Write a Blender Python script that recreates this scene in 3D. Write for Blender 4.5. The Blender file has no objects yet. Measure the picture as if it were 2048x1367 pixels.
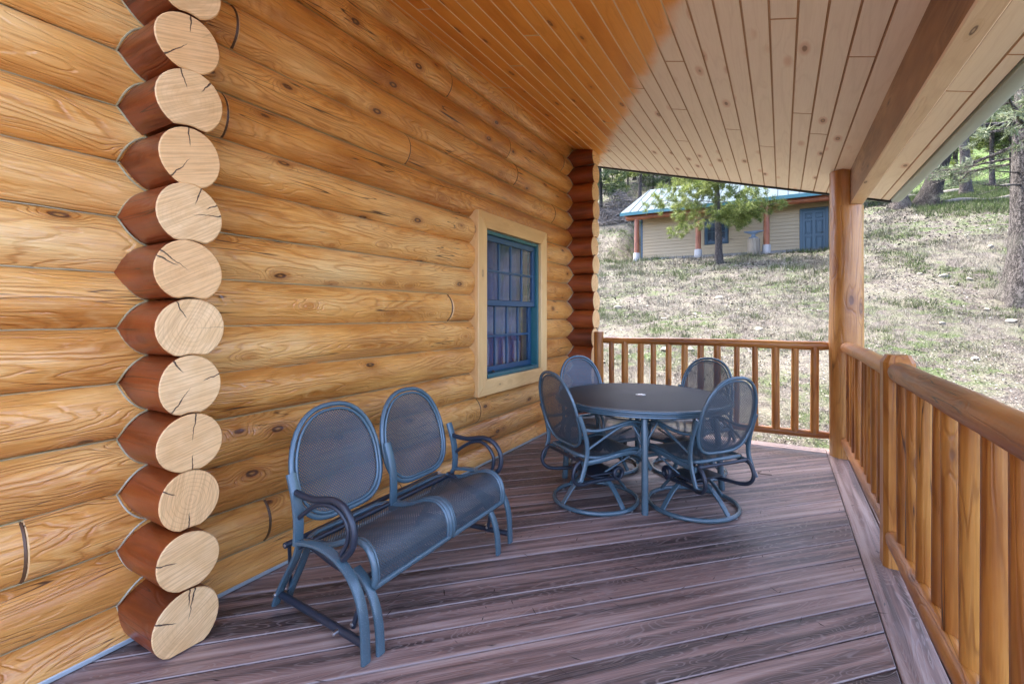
import bpy, bmesh, math, random
import numpy as np
from mathutils import Vector, Matrix
random.seed(7); np.random.seed(7)
S = bpy.context.scene
R = math.radians

# ---------------------------------------------------------------- camera, sky, sun, exposure
CAMX, CAMH, YAW = 2.083, 1.176, R(29.83)
cam = bpy.data.objects.new('camera', bpy.data.cameras.new('camera'))
S.collection.objects.link(cam); S.camera = cam
cam.location = (CAMX, 0, CAMH); cam.rotation_euler = (R(90), 0, YAW)
cam.data.sensor_width = 36; cam.data.lens = 940 / 2048 * 36
cam.data.shift_y = -0.0261; cam.data.clip_start = .05; cam.data.clip_end = 600

SUN_EL, SUN_FROM = R(63), Vector((-.90, .42, 0)).normalized()
W = bpy.data.worlds.new('World'); S.world = W; W.use_nodes = True
wn = W.node_tree; wn.nodes.clear()
wo = wn.nodes.new('ShaderNodeOutputWorld'); wb = wn.nodes.new('ShaderNodeBackground')
sk = wn.nodes.new('ShaderNodeTexSky'); sk.sky_type = 'NISHITA'; sk.sun_disc = False
sk.sun_elevation = SUN_EL; sk.sun_rotation = math.atan2(SUN_FROM.x, SUN_FROM.y)
sk.altitude = 1500; sk.air_density = .3; sk.dust_density = 7.0; sk.ozone_density = 1.0
wb.inputs['Strength'].default_value = .15
wn.links.new(sk.outputs[0], wb.inputs[0]); wn.links.new(wb.outputs[0], wo.inputs[0])
sun = bpy.data.objects.new('sun', bpy.data.lights.new('sun', 'SUN')); S.collection.objects.link(sun)
sd = SUN_FROM * math.cos(SUN_EL) + Vector((0, 0, math.sin(SUN_EL)))
sun.rotation_euler = sd.to_track_quat('Z', 'Y').to_euler()
sun.data.energy = .85; sun.data.angle = R(10); sun.data.color = (1, .95, .87)
vs = S.view_settings; vs.view_transform = 'Standard'; vs.look = 'None'; vs.gamma = 1; vs.use_curve_mapping = False
vs.exposure = 4.45
S.cycles.use_denoising = True
S.cycles.max_bounces = 10; S.cycles.diffuse_bounces = 6; S.cycles.transparent_max_bounces = 16
S.cycles.sample_clamp_indirect = 6

# ---------------------------------------------------------------- helpers
COL = S.collection
def tag(o, label=None, cat=None, group=None, kind=None):
    if label: o['label'] = label
    if cat: o['category'] = cat
    if group: o['group'] = group
    if kind: o['kind'] = kind
    return o
def empty(name, loc=(0, 0, 0), rz=0, **k):
    o = bpy.data.objects.new(name, None); COL.objects.link(o); o.location = loc; o.rotation_euler = (0, 0, rz)
    o.empty_display_size = .1
    return tag(o, **k)
def rmf(path, closed, up0=None):
    P = [Vector(p) for p in path]; n = len(P); T = []
    for i in range(n):
        if closed: t = P[(i + 1) % n] - P[i - 1]
        else: t = P[min(i + 1, n - 1)] - P[max(i - 1, 0)]
        T.append(t.normalized())
    u = Vector(up0) if up0 else (Vector((0, 0, 1)) if abs(T[0].z) < .9 else Vector((1, 0, 0)))
    F = []
    for i in range(n):
        u = (u - T[i] * u.dot(T[i]))
        if u.length < 1e-5: u = T[i].orthogonal()
        u = u.normalized(); F.append((u.copy(), T[i].cross(u)))
    return P, F
def smooth_path(pts, sub=6, closed=False):
    P = [Vector(p) for p in pts]; n = len(P); out = []
    for i in range(n if closed else n - 1):
        p0 = P[i - 1] if (closed or i > 0) else P[0] * 2 - P[1]
        p1 = P[i]; p2 = P[(i + 1) % n]
        p3 = P[(i + 2) % n] if (closed or i + 2 < n) else p2 * 2 - p1
        for k in range(sub):
            t = k / sub
            out.append(.5 * ((2 * p1) + (p2 - p0) * t + (2 * p0 - 5 * p1 + 4 * p2 - p3) * t * t + (3 * p1 - p0 - 3 * p2 + p3) * t ** 3))
    if not closed: out.append(P[-1])
    return out
class MB:
    def __init__(s): s.v = []; s.f = []; s.m = []; s.uv = None
    def add(s, vs, fs, mi=0):
        b = len(s.v); s.v += [tuple(p) for p in vs]; s.f += [tuple(i + b for i in f) for f in fs]; s.m += [mi] * len(fs); return s
    def box(s, c, d, rot=None, mi=0, ch=0):
        h = Vector(d) / 2; M = rot or Matrix.Identity(3); c = Vector(c)
        if ch <= 0:
            vs = [c + M @ Vector((x * h.x, y * h.y, z * h.z)) for x in (-1, 1) for y in (-1, 1) for z in (-1, 1)]
            return s.add(vs, [(0, 1, 3, 2), (4, 6, 7, 5), (0, 4, 5, 1), (2, 3, 7, 6), (0, 2, 6, 4), (1, 5, 7, 3)], mi)
        ch = min(ch, .45 * min(d)); bm = bmesh.new(); bmesh.ops.create_cube(bm, size=1)
        for v in bm.verts: v.co = Vector((v.co.x * d[0], v.co.y * d[1], v.co.z * d[2]))
        bmesh.ops.bevel(bm, geom=bm.edges[:], offset=ch, segments=1, affect='EDGES', profile=.5)
        bm.verts.index_update()
        s.add([c + M @ v.co for v in bm.verts], [[v.index for v in f.verts] for f in bm.faces], mi); bm.free(); return s
    def tube(s, path, r, n=8, closed=False, rb=None, up=None, cap=True, mi=0, sq=1.0):
        P, F = rmf(path, closed, up); m = len(P); vs = []
        for i, (p, (u, w)) in enumerate(zip(P, F)):
            ri = r[i] if isinstance(r, (list, tuple)) else r
            rj = (rb[i] if isinstance(rb, (list, tuple)) else rb) if rb else ri
            for k in range(n):
                a = 2 * math.pi * k / n; ca, sa = math.cos(a), math.sin(a)
                if sq != 1: ca = math.copysign(abs(ca) ** sq, ca); sa = math.copysign(abs(sa) ** sq, sa)
                vs.append(p + u * (ri * ca) + w * (rj * sa))
        fs = []
        for i in range(m if closed else m - 1):
            j = (i + 1) % m
            for k in range(n):
                l = (k + 1) % n; fs.append((i * n + k, j * n + k, j * n + l, i * n + l))
        if cap and not closed: fs += [tuple(range(n - 1, -1, -1))[::-1][::-1], tuple((m - 1) * n + k for k in range(n))]
        return s.add(vs, fs, mi)
    def lathe(s, prof, n=32, c=(0, 0, 0), mi=0, cap=True):
        vs = []; c = Vector(c)
        for r, z in prof:
            for k in range(n): vs.append(c + Vector((r * math.cos(2 * math.pi * k / n), r * math.sin(2 * math.pi * k / n), z)))
        fs = [(i * n + k, i * n + (k + 1) % n, (i + 1) * n + (k + 1) % n, (i + 1) * n + k) for i in range(len(prof) - 1) for k in range(n)]
        if cap: fs += [tuple(range(n))[::-1], tuple((len(prof) - 1) * n + k for k in range(n))]
        return s.add(vs, fs, mi)
    def prism(s, poly, z0, z1, ch=0, mi=0, down=False, cmi=None):
        """convex ccw xy polygon, chamfered on the top (or bottom) rim"""
        n = len(poly); P = [Vector((p[0], p[1])) for p in poly]; Q = []
        for i in range(n):
            a, b, c = P[i - 1], P[i], P[(i + 1) % n]; d1 = (b - a).normalized(); d2 = (c - b).normalized()
            n1 = Vector((-d1.y, d1.x)); n2 = Vector((-d2.y, d2.x)); k = 1 + n1.dot(n2)
            Q.append(b + (n1 + n2) * (ch / max(k, .2)))
        if down: L = [[(p.x, p.y, z0) for p in Q], [(p.x, p.y, z0 + ch) for p in P], [(p.x, p.y, z1) for p in P]]
        else: L = [[(p.x, p.y, z0) for p in P], [(p.x, p.y, z1 - ch) for p in P], [(p.x, p.y, z1) for p in Q]]
        vs = L[0] + L[1] + L[2]; fs = [tuple(range(n))[::-1], tuple(2 * n + k for k in range(n))]
        for r in (0, 1):
            for k in range(n): l = (k + 1) % n; fs.append((r * n + k, r * n + l, (r + 1) * n + l, (r + 1) * n + k))
        s.add(vs, fs, mi)
        if cmi is not None: s.m[(-2 * n if down else -n):(-n if down else None)] = [cmi] * n
        return s
    def mesh(s, name, smooth=40):
        me = bpy.data.meshes.new(name); me.from_pydata(s.v, [], s.f)
        if s.uv:
            ul = me.uv_layers.new(name='UVMap')
            vi = np.zeros(len(me.loops), int); me.loops.foreach_get('vertex_index', vi)
            ul.data.foreach_set('uv', np.array(s.uv, float)[vi].ravel())
        if max(s.m, default=0) > 0: me.polygons.foreach_set('material_index', s.m)
        me.update()
        if smooth:
            me.polygons.foreach_set('use_smooth', [True] * len(me.polygons))
            me.set_sharp_from_angle(angle=R(smooth))
        return me
    def build(s, name, mats, parent=None, smooth=40, loc=(0, 0, 0), rot=(0, 0, 0), **k):
        me = s.mesh(name, smooth)
        for m in (mats if isinstance(mats, (list, tuple)) else [mats]): me.materials.append(m)
        return put(name, me, parent, loc, rot, **k)
def put(name, me, parent=None, loc=(0, 0, 0), rot=(0, 0, 0), **k):
    o = bpy.data.objects.new(name, me); COL.objects.link(o); o.parent = parent; o.location = loc; o.rotation_euler = rot
    return tag(o, **k)
def copy_tree(o, parent=None):
    c = o.copy(); COL.objects.link(c); c.parent = parent
    for ch in list(o.children): copy_tree(ch, c)
    return c
def np_mesh(name, V, F):
    me = bpy.data.meshes.new(name); V = np.ascontiguousarray(V, np.float32); F = np.ascontiguousarray(F, np.int32)
    k = F.shape[1]; me.vertices.add(len(V)); me.vertices.foreach_set('co', V.ravel())
    me.loops.add(F.size); me.loops.foreach_set('vertex_index', F.ravel())
    me.polygons.add(len(F)); me.polygons.foreach_set('loop_start', np.arange(0, F.size, k, dtype=np.int32))
    me.update(calc_edges=True); return me

# ---------------------------------------------------------------- material kit
class NT:
    def __init__(s, name):
        s.m = bpy.data.materials.new(name); s.m.use_nodes = True; s.t = s.m.node_tree; s.t.nodes.clear()
        s.out = s.n('ShaderNodeOutputMaterial'); s.b = s.n('ShaderNodeBsdfPrincipled'); s.l(s.b.outputs[0], s.out.inputs[0])
    def n(s, typ, **k):
        o = s.t.nodes.new(typ)
        for a, v in k.items(): setattr(o, a, v)
        return o
    def l(s, a, b): s.t.links.new(a, b)
    def put(s, sock, v):
        if hasattr(v, 'links') or isinstance(v, bpy.types.NodeSocket): s.l(v, sock)
        else: sock.default_value = v
    def math(s, op, a, b=0., c=None, clamp=False):
        o = s.n('ShaderNodeMath', operation=op, use_clamp=clamp); s.put(o.inputs[0], a); s.put(o.inputs[1], b)
        if c is not None: s.put(o.inputs[2], c)
        return o.outputs[0]
    def vmath(s, op, a, b=(0, 0, 0)):
        o = s.n('ShaderNodeVectorMath', operation=op); s.put(o.inputs[0], a); s.put(o.inputs[1], b); return o.outputs[0]
    def coord(s, which='Object'): return s.n('ShaderNodeTexCoord').outputs[which]
    def pos(s): return s.n('ShaderNodeNewGeometry').outputs['Position']
    def rand(s): return s.n('ShaderNodeObjectInfo').outputs['Random']
    def xyz(s, v): o = s.n('ShaderNodeSeparateXYZ'); s.put(o.inputs[0], v); return o.outputs
    def comb(s, x, y, z):
        o = s.n('ShaderNodeCombineXYZ'); [s.put(o.inputs[i], q) for i, q in enumerate((x, y, z))]; return o.outputs[0]
    def noise(s, v, scale=1., detail=2., rough=.5, dist=0., col=False):
        o = s.n('ShaderNodeTexNoise'); s.put(o.inputs['Vector'], v); o.inputs['Scale'].default_value = scale
        o.inputs['Detail'].default_value = detail; o.inputs['Roughness'].default_value = rough; o.inputs['Distortion'].default_value = dist
        return o.outputs[1 if col else 0]
    def voro(s, v, scale=1., feature='F1', out='Distance', rnd=1.):
        o = s.n('ShaderNodeTexVoronoi', feature=feature); s.put(o.inputs['Vector'], v); o.inputs['Scale'].default_value = scale
        o.inputs['Randomness'].default_value = rnd; return o.outputs[out]
    def mix(s, f, a, b, mode='MIX'):
        o = s.n('ShaderNodeMix', data_type='RGBA', blend_type=mode); s.put(o.inputs[0], f)
        for i, q in ((6, a), (7, b)):
            if isinstance(q, tuple) and len(q) == 3: q = (*q, 1)
            s.put(o.inputs[i], q)
        return o.outputs[2]
    def ramp(s, f, stops, interp='LINEAR'):
        o = s.n('ShaderNodeValToRGB'); cr = o.color_ramp; cr.interpolation = interp
        while len(cr.elements) < len(stops): cr.elements.new(.5)
        for e, (p, c) in zip(cr.elements, stops):
            e.position = p; e.color = (*c, 1) if isinstance(c, tuple) else (c, c, c, 1)
        s.put(o.inputs[0], f); return o.outputs[0]
    def sstep(s, f, a, b):
        o = s.n('ShaderNodeMapRange', interpolation_type='SMOOTHSTEP'); s.put(o.inputs[0], f)
        o.inputs[1].default_value = a; o.inputs[2].default_value = b; return o.outputs[0]
    def bump(s, h, strength=.3, dist=.01):
        o = s.n('ShaderNodeBump'); o.inputs['Strength'].default_value = strength; o.inputs['Distance'].default_value = dist
        s.put(o.inputs['Height'], h); s.l(o.outputs[0], s.b.inputs['Normal']); return o
    def set(s, **k):
        for a, v in k.items():
            i = s.b.inputs[a.replace('_', ' ')]
            if isinstance(v, tuple) and len(v) == 3 and i.type == 'RGBA': v = (*v, 1)
            s.put(i, v)
        return s

def plain(name, col, rough=.5, metal=0., spec=.5, var=.12, scale=8., bump=0., bscale=60.):
    N = NT(name); v = N.vmath('ADD', N.coord(), N.comb(N.math('MULTIPLY', N.rand(), 37), N.math('MULTIPLY', N.rand(), 11), 0))
    n = N.noise(v, scale, 5, .6)
    d = tuple(x * (1 - var) for x in col); b = tuple(min(1, x * (1 + var)) for x in col)
    N.set(Base_Color=N.mix(n, d, b), Roughness=rough, Metallic=metal, Specular_IOR_Level=spec)
    if bump: N.bump(N.noise(v, bscale, 4, .6), bump, .004)
    return N.m

def wood(name, dark, mid, pale, rough=.34, rings=11., lowx=1.1, lowr=8., knots=.5, coat=.25, knot_col=(.09, .03, .012),
         line=.5, fiber=.35, bump=.35, kscale=(2.0, 5., 5.), spread=1., two_tone=None, checks=.0):
    """peeled / planed wood, length along local x"""
    N = NT(name); rn = N.rand()
    v = N.vmath('ADD', N.coord(), N.comb(N.math('MULTIPLY', rn, 53.), N.math('MULTIPLY', rn, 17.), N.math('MULTIPLY', rn, 29.)))
    lo = N.noise(N.vmath('MULTIPLY', v, (lowx, lowr, lowr)), 1., 1.5, .45, .35)
    kd = N.voro(N.vmath('MULTIPLY', v, kscale), 1.)
    kbend = N.sstep(kd, .34, .03)
    field = N.math('MULTIPLY_ADD', kbend, .16, lo); field = N.math('MULTIPLY_ADD', N.noise(N.vmath('MULTIPLY', v, (9., 34., 34.)), 1., 2, .5), .05, field)
    ring = N.math('PINGPONG', N.math('MULTIPLY', field, rings), .5)          # 0..0.5 contour lines = cathedral grain
    rl = N.sstep(ring, .0, .22)
    fib = N.noise(N.vmath('MULTIPLY', v, (5., 150., 150.)), 1., 3, .65)
    blotch = N.noise(N.vmath('MULTIPLY', v, (1.6, 5., 5.)), 1., 3, .55)
    tone = N.math('ADD', N.math('MULTIPLY', N.math('SUBTRACT', blotch, .5), 1.5 * spread), N.math('MULTIPLY_ADD', rn, .36, .32))
    base = N.ramp(tone, [(0., dark), (.5, mid), (1., pale)])
    fig = N.math('MULTIPLY', N.sstep(N.noise(N.vmath('MULTIPLY', v, (1.3, 6., 6.)), 1., 2), .36, .60), line); base = N.mix(N.math('MULTIPLY', N.math('SUBTRACT', 1., rl), fig), base, N.mix(.8, base, dark)); base = N.mix(N.math('MULTIPLY', N.sstep(ring, .3, .5), N.math('MULTIPLY', fig, .5)), base, pale)
    base = N.mix(N.math('MULTIPLY', N.sstep(fib, .56, .36), fiber), base, N.mix(.6, base, dark))
    if two_tone: base = two_tone(N, base, fib, rl)
    if checks:
        ck = N.noise(N.vmath('MULTIPLY', v, (.55, 16., 16.)), 1., 2., .5, .2)
        ckm = N.math('MULTIPLY', N.sstep(N.math('ABSOLUTE', N.math('SUBTRACT', ck, .5)), .007, .001), N.sstep(N.noise(v, 1.7, 1), .52, .6))
        base = N.mix(N.math('MULTIPLY', ckm, checks), base, (.035, .014, .006))
    if knots:
        kn = N.noise(v, 60., 2)
        km = N.sstep(N.math('MULTIPLY_ADD', kn, .03, kd), .125, .09)
        kr = N.sstep(kd, .24, .11)
        base = N.mix(N.math('MULTIPLY', kr, .55 * knots), base, dark)
        base = N.mix(N.math('MULTIPLY', km, knots), base, N.mix(N.sstep(kd, .06, .02), knot_col, N.mix(.5, knot_col, mid)))
    N.set(Base_Color=base, Roughness=N.math('MULTIPLY_ADD', fib, .22, rough - .1), Coat_Weight=coat, Coat_Roughness=.15)
    h = N.math('ADD', N.math('MULTIPLY', rl, .5), N.math('ADD', N.math('MULTIPLY', fib, .45), N.math('MULTIPLY', N.noise(v, 14, 3), .8)))
    if knots: h = N.math('SUBTRACT', h, N.math('MULTIPLY', N.sstep(kd, .1, .05), .5))
    bp = N.bump(h, bump, .006); N.l(bp.outputs[0], N.b.inputs['Coat Normal'])
    return N.m

M = {}
M['log'] = wood('honey_log', (.36, .105, .010), (.74, .345, .078), (.88, .57, .22), rough=.33, rings=21, lowx=1.0, lowr=6.5, knots=.95, checks=.9, bump=.8, line=.55, fiber=.55, coat=.42, kscale=(3.0, 6.6, 6.6))
M['log_end_side'] = wood('red_brown_log', (.07, .011, .002), (.25, .048, .008), (.40, .11, .02), rough=.36, rings=7, knots=.4, checks=.9, bump=.3, line=.4, coat=.12)  # crossing log sides, darker and redder than the wall logs
M['rail'] = wood('rail_wood', (.14, .034, .004), (.39, .140, .019), (.58, .27, .052), rough=.40, coat=.08, rings=7, lowx=.8, lowr=16, knots=.6, checks=.9, kscale=(3., 9., 9.), bump=.35)
M['post'] = wood('post_wood', (.16, .042, .005), (.41, .16, .026), (.58, .28, .068), rough=.40, coat=.08, rings=8, lowx=.7, lowr=8, knots=.7, checks=.9, bump=.5)
M['trim'] = wood('trim_wood', (.52, .26, .08), (.76, .47, .18), (.84, .57, .27), rough=.42, rings=8, lowx=.8, lowr=9, knots=.5, kscale=(3, 7, 7), line=.25, fiber=.2, bump=.12, spread=.6)
M['shed_wood'] = wood('shed_post_wood', (.10, .025, .01), (.24, .075, .028), (.34, .13, .05), rough=.55, rings=6, knots=.3, coat=0, lowr=5)
M['beam'] = wood('beam_wood', (.58, .36, .18), (.80, .58, .36), (.86, .68, .47), rough=.5, rings=7, lowx=1.2, lowr=10, knots=.9, knot_col=(.12, .05, .02), kscale=(3, 12, 12), line=.3, coat=0, bump=.2)

M['beam_shade'] = wood('beam_shade', (.13, .048, .014), (.33, .16, .06), (.50, .30, .14), rough=.5, rings=7, lowx=1.2, lowr=10, knots=.9, knot_col=(.05, .02, .008), kscale=(3, 12, 12), line=.5, coat=0, bump=.2, checks=.8)
def ceiling_two_tone(N, base, fib, rl):
    # outer boards turn pale sand along a curved front; inner boards stay orange
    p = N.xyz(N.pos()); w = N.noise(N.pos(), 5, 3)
    # distance beyond the colour front (points measured on the ceiling): X above 1.6 at Y 2.2 down to .36 at Y 4.9
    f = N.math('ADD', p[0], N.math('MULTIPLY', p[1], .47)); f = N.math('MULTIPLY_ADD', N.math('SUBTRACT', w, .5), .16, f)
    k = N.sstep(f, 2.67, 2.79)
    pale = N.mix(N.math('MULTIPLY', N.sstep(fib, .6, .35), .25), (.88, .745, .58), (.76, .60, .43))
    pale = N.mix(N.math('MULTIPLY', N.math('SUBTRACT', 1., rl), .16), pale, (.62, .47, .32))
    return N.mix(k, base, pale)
M['ceiling'] = wood('ceiling_pine', (.55, .17, .016), (.86, .37, .06), (.90, .46, .10), rough=.5, rings=7, lowx=.8, lowr=9, knots=.75, kscale=(2.6, 7, 7),
                    line=.25, fiber=.25, bump=.10, coat=0., spread=.6, two_tone=ceiling_two_tone, knot_col=(.15, .06, .025))

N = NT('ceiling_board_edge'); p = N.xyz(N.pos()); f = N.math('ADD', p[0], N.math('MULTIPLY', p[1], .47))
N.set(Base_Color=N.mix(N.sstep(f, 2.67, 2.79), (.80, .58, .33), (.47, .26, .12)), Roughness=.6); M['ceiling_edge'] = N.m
# sawn log ends
N = NT('sawn_log_end'); rn = N.rand(); v = N.coord(); p = N.xyz(v)
ang = N.math('MULTIPLY_ADD', rn, 1.3, .15)
ca, sa = N.math('COSINE', ang), N.math('SINE', ang)
qx = N.math('ADD', N.math('MULTIPLY', p[1], ca), N.math('MULTIPLY', p[2], sa)); qy = N.math('SUBTRACT', N.math('MULTIPLY', p[2], ca), N.math('MULTIPLY', p[1], sa))
off = N.math('MULTIPLY', rn, 41.)
saw = N.noise(N.comb(N.math('MULTIPLY', qx, 6.), N.math('MULTIPLY', qy, 190.), off), 1., 3, .6)
rr = N.math('SQRT', N.math('ADD', N.math('POWER', p[1], 2.), N.math('POWER', p[2], 2.)))
rings = N.math('PINGPONG', N.math('MULTIPLY', N.math('MULTIPLY_ADD', N.noise(N.vmath('ADD', v, N.comb(off, 0, 0)), 14, 2), .02, rr), 70.), .5)
blot = N.noise(N.vmath('ADD', v, N.comb(off, off, 0)), 12, 4, .6)
c = N.ramp(blot, [(.2, (.72, .43, .17)), (.8, (.90, .63, .32))])
c = N.mix(N.math('MULTIPLY', N.math('FRACT', N.math('MULTIPLY', rn, 7.3)), .6), c, (.74, .38, .125))
c = N.mix(N.math('MULTIPLY', N.sstep(saw, .60, .38), .42), c, (.42, .21, .07))
c = N.mix(N.math('MULTIPLY', N.sstep(rings, .2, .0), N.math('MULTIPLY', rn, .35)), c, (.42, .2, .06))
wob = N.math('MULTIPLY', N.math('SUBTRACT', N.noise(N.vmath('ADD', v, N.comb(off, 0, off)), 28, 2, .6), .5), .014)
crack = None
for a0, x0, x1 in ((1.9, .0, .10), (3.9, .035, .10), (.3, .05, .1)):
    an = N.math('MULTIPLY_ADD', rn, 61. + 9. * a0, a0); cA, sA = N.math('COSINE', an), N.math('SINE', an)
    kx = N.math('ADD', N.math('MULTIPLY', p[1], cA), N.math('MULTIPLY', p[2], sA)); ky = N.math('SUBTRACT', N.math('MULTIPLY', p[2], cA), N.math('MULTIPLY', p[1], sA))
    wdt = N.math('LESS_THAN', N.math('ABSOLUTE', N.math('ADD', ky, wob)), N.math('MULTIPLY_ADD', N.math('MAXIMUM', kx, 0.), .022, .0004))
    g = N.math('MULTIPLY', wdt, N.math('MULTIPLY', N.sstep(kx, x0, x0 + .02), N.sstep(N.noise(N.comb(N.math('MULTIPLY', off, 3.7), a0, 0.), 1.3, 1), .44, .5)))
    crack = g if crack is None else N.math('MAXIMUM', crack, g)
c = N.mix(N.math('MULTIPLY', crack, .95), c, (.05, .022, .01))
N.set(Base_Color=c, Roughness=.6)
N.bump(N.math('SUBTRACT', N.math('MULTIPLY', saw, .5), N.math('MULTIPLY', crack, 1.5)), .35, .003); M['log_end'] = N.m

# composite decking
N = NT('composite_deck'); rn = N.rand()
v = N.vmath('ADD', N.coord(), N.comb(N.math('MULTIPLY', rn, 83.), N.math('MULTIPLY', rn, 13.), 0))
lo = N.noise(N.vmath('MULTIPLY', v, (1.5, 11., 1.)), 1., 2., .5, .5)
kd = N.voro(N.vmath('MULTIPLY', v, (1.1, 4., 1.)), 1.)
fld = N.math('MULTIPLY_ADD', N.sstep(kd, .4, .02), .35, lo)
ring = N.math('PINGPONG', N.math('MULTIPLY', fld, 27.), .5); rl = N.sstep(ring, .02, .2)
fib = N.noise(N.vmath('MULTIPLY', v, (9., 260., 1.)), 1., 3, .6)
st = N.noise(N.vmath('MULTIPLY', v, (.8, 22., 1.)), 1., 4, .6, .3)
tone = N.math('ADD', N.math('MULTIPLY', N.math('SUBTRACT', st, .5), 2.8), N.math('MULTIPLY_ADD', rn, .55, .20))
c = N.ramp(tone, [(.0, (.034, .024, .022)), (.35, (.115, .076, .065)), (.7, (.27, .172, .140)), (1., (.42, .31, .26))])
c = N.mix(N.math('MULTIPLY', N.math('SUBTRACT', 1., rl), .4), c, (.36, .29, .26))
c = N.mix(N.math('MULTIPLY', N.sstep(fib, .58, .7), .35), c, (.30, .25, .24))
wear = N.noise(N.pos(), 2.3, 5, .65); c = N.mix(N.math('MULTIPLY', N.sstep(wear, .56, .72), .35), c, (.30, .235, .215))
sp = N.voro(N.pos(), 26.); c = N.mix(N.math('MULTIPLY', N.sstep(sp, .055, .03), .6), c, (.45, .42, .4))
N.set(Base_Color=c, Roughness=N.math('MULTIPLY_ADD', wear, .25, .30), Specular_IOR_Level=.55)
N.bump(N.math('ADD', N.math('MULTIPLY', rl, -.6), N.math('MULTIPLY', fib, .4)), .35, .003); M['deck'] = N.m

M['deck_edge'] = plain('deck_board_edge', (.30, .24, .215), .6, var=.2, scale=30)
def metal_paint(name, col, hi, ro=.38, sp=.6):
    N = NT(name); v = N.coord(); n = N.noise(v, 420, 2, .6); b = N.noise(v, 9, 3)
    c = N.mix(b, tuple(x * .8 for x in col), tuple(x * 1.2 for x in col)); c = N.mix(N.math('MULTIPLY', N.sstep(n, .58, .72), .55), c, hi)
    N.set(Base_Color=c, Roughness=ro, Specular_IOR_Level=sp); N.bump(n, .12, .002); return N.m
M['metal'] = metal_paint('blue_powder_coat', (.060, .108, .132), (.17, .26, .30), .27, .85)
M['metal_dark'] = metal_paint('dark_powder_coat', (.016, .022, .034), (.06, .09, .12))
M['bolt'] = plain('steel_bolt', (.6, .6, .6), .3, 1.)
M['table_top'] = metal_paint('dark_table_top', (.006, .007, .010), (.02, .025, .034), .5, .3)
# perforated metal sheet: real holes by transparency
N = NT('perforated_sheet'); uv = N.xyz(N.coord('UV')); K = 2 * math.pi / .0092
s1 = N.math('SINE', N.math('MULTIPLY', N.math('ADD', uv[0], uv[1]), K * .7)); s2 = N.math('SINE', N.math('MULTIPLY', N.math('SUBTRACT', uv[0], uv[1]), K * .7))
hole = N.math('GREATER_THAN', N.math('ADD', s1, s2), .95)
N.set(Base_Color=N.mix(N.noise(N.coord(), 7, 3), (.030, .044, .056), (.06, .085, .10)), Roughness=.42, Specular_IOR_Level=.6)
tr = N.n('ShaderNodeBsdfTransparent'); mx = N.n('ShaderNodeMixShader'); N.l(hole, mx.inputs[0]); N.l(N.b.outputs[0], mx.inputs[1]); N.l(tr.outputs[0], mx.inputs[2]); N.l(mx.outputs[0], N.out.inputs[0])
M['mesh'] = N.m
M['caulk'] = plain('caulk', (.36, .29, .15), .3, var=.3, scale=20)
M['joint'] = plain('joint_caulk', (.10, .045, .015), .5, var=.3)
M['caulk_white'] = plain('pale_caulk', (.42, .37, .24), .35, var=.2, scale=20)
M['flashing'] = plain('flashing', (.50, .60, .62), .3, .5, var=.15, scale=6)
M['gutter'] = plain('gutter_paint', (0.299, 0.359, 0.318), .35, var=.06)
M['drip'] = plain('drip_edge', (.012, .014, .016), .5)
M['teal'] = plain('teal_paint', (0.019, 0.107, 0.112), .35, var=.1)
M['sash'] = plain('blue_sash', (.016, .062, .125), .35, var=.1)
M['roofing'] = plain('roof_deck', (.12, .12, .12), .8)
M['room'] = plain('room_wall', (.10, .10, .16), .9)
N = NT('window_glass'); N.set(Base_Color=(.86, .9, 1.), Roughness=.02, Transmission_Weight=1., IOR=1.6, Specular_Tint=(.6, .74, 1.))
M['glass'] = N.m
M['screen'] = None

# ---------------------------------------------------------------- terrain
def tprof(Y, xs, ys): return np.interp(Y, xs, ys)
def smooth01(t): t = np.clip(t, 0, 1); return t * t * (3 - 2 * t)
def vnoise(x, y, f, seed=0):
    x = x * f + seed * 17.3; y = y * f - seed * 9.1
    return (np.sin(x * 1.0 + 1.7 * np.sin(y * .8 + seed)) + np.sin(y * 1.1 + 1.3 * np.sin(x * .7 + 2 + seed)) + np.sin((x + y) * .73 + seed * 2)) / 3
def ground_h(X, Y, rough=True):
    X = np.asarray(X, float); Y = np.asarray(Y, float); out = 0
    for d in (-.8, 0, .8):                                # soften the profile's corners
        y = Y + d
        mid = tprof(y, [-40, -5, 5, 23.6, 24.4, 32, 40, 55, 80, 130], [-5, -1.4, -.45, 3.85, 3.98, 4.3, 9.0, 17, 32, 62])
        left = tprof(y, [-40, -5, 5, 23.5, 27, 35, 50, 80, 130], [-5, -1.4, -.45, 3.9, 4.5, 8.5, 17, 33, 62])
        right = tprof(y, [-40, -5, 5, 9, 12.5, 16, 23, 33, 47, 60, 90, 130], [-5, -1.4, -.45, .45, 1.3, 2.6, 5.3, 7.5, 10.6, 15, 32, 60])
        wl = smooth01((-5.4 - X) / 2.0); wr = smooth01(((X - 2.083) / np.maximum(Y, 4.) - .066) / .06)
        out = out + (mid * (1 - wl) + left * wl) * (1 - wr) + right * wr
    h = out / 3
    if rough:
        k = np.clip((Y - 5.2) / 3, 0, 1)
        h = h + k * (.06 * vnoise(X, Y, .9, 1) + .035 * vnoise(X, Y, 2.3, 2) + .018 * vnoise(X, Y, 5.1, 3))
    return h
def nonuni(lo, hi, c0, c1, fine, coarse):
    a = [c0]
    while a[-1] < c1: a.append(a[-1] + fine)
    st = fine
    while a[-1] < hi: st = min(st * 1.12, coarse); a.append(a[-1] + st)
    st = fine; b = [c0]
    while b[-1] > lo: st = min(st * 1.12, coarse); b.append(b[-1] - st)
    return np.array(b[:0:-1] + a)
gx = nonuni(-150, 190, -6, 13, .22, 9); gy = nonuni(-90, 190, 5, 26, .22, 9)
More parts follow.
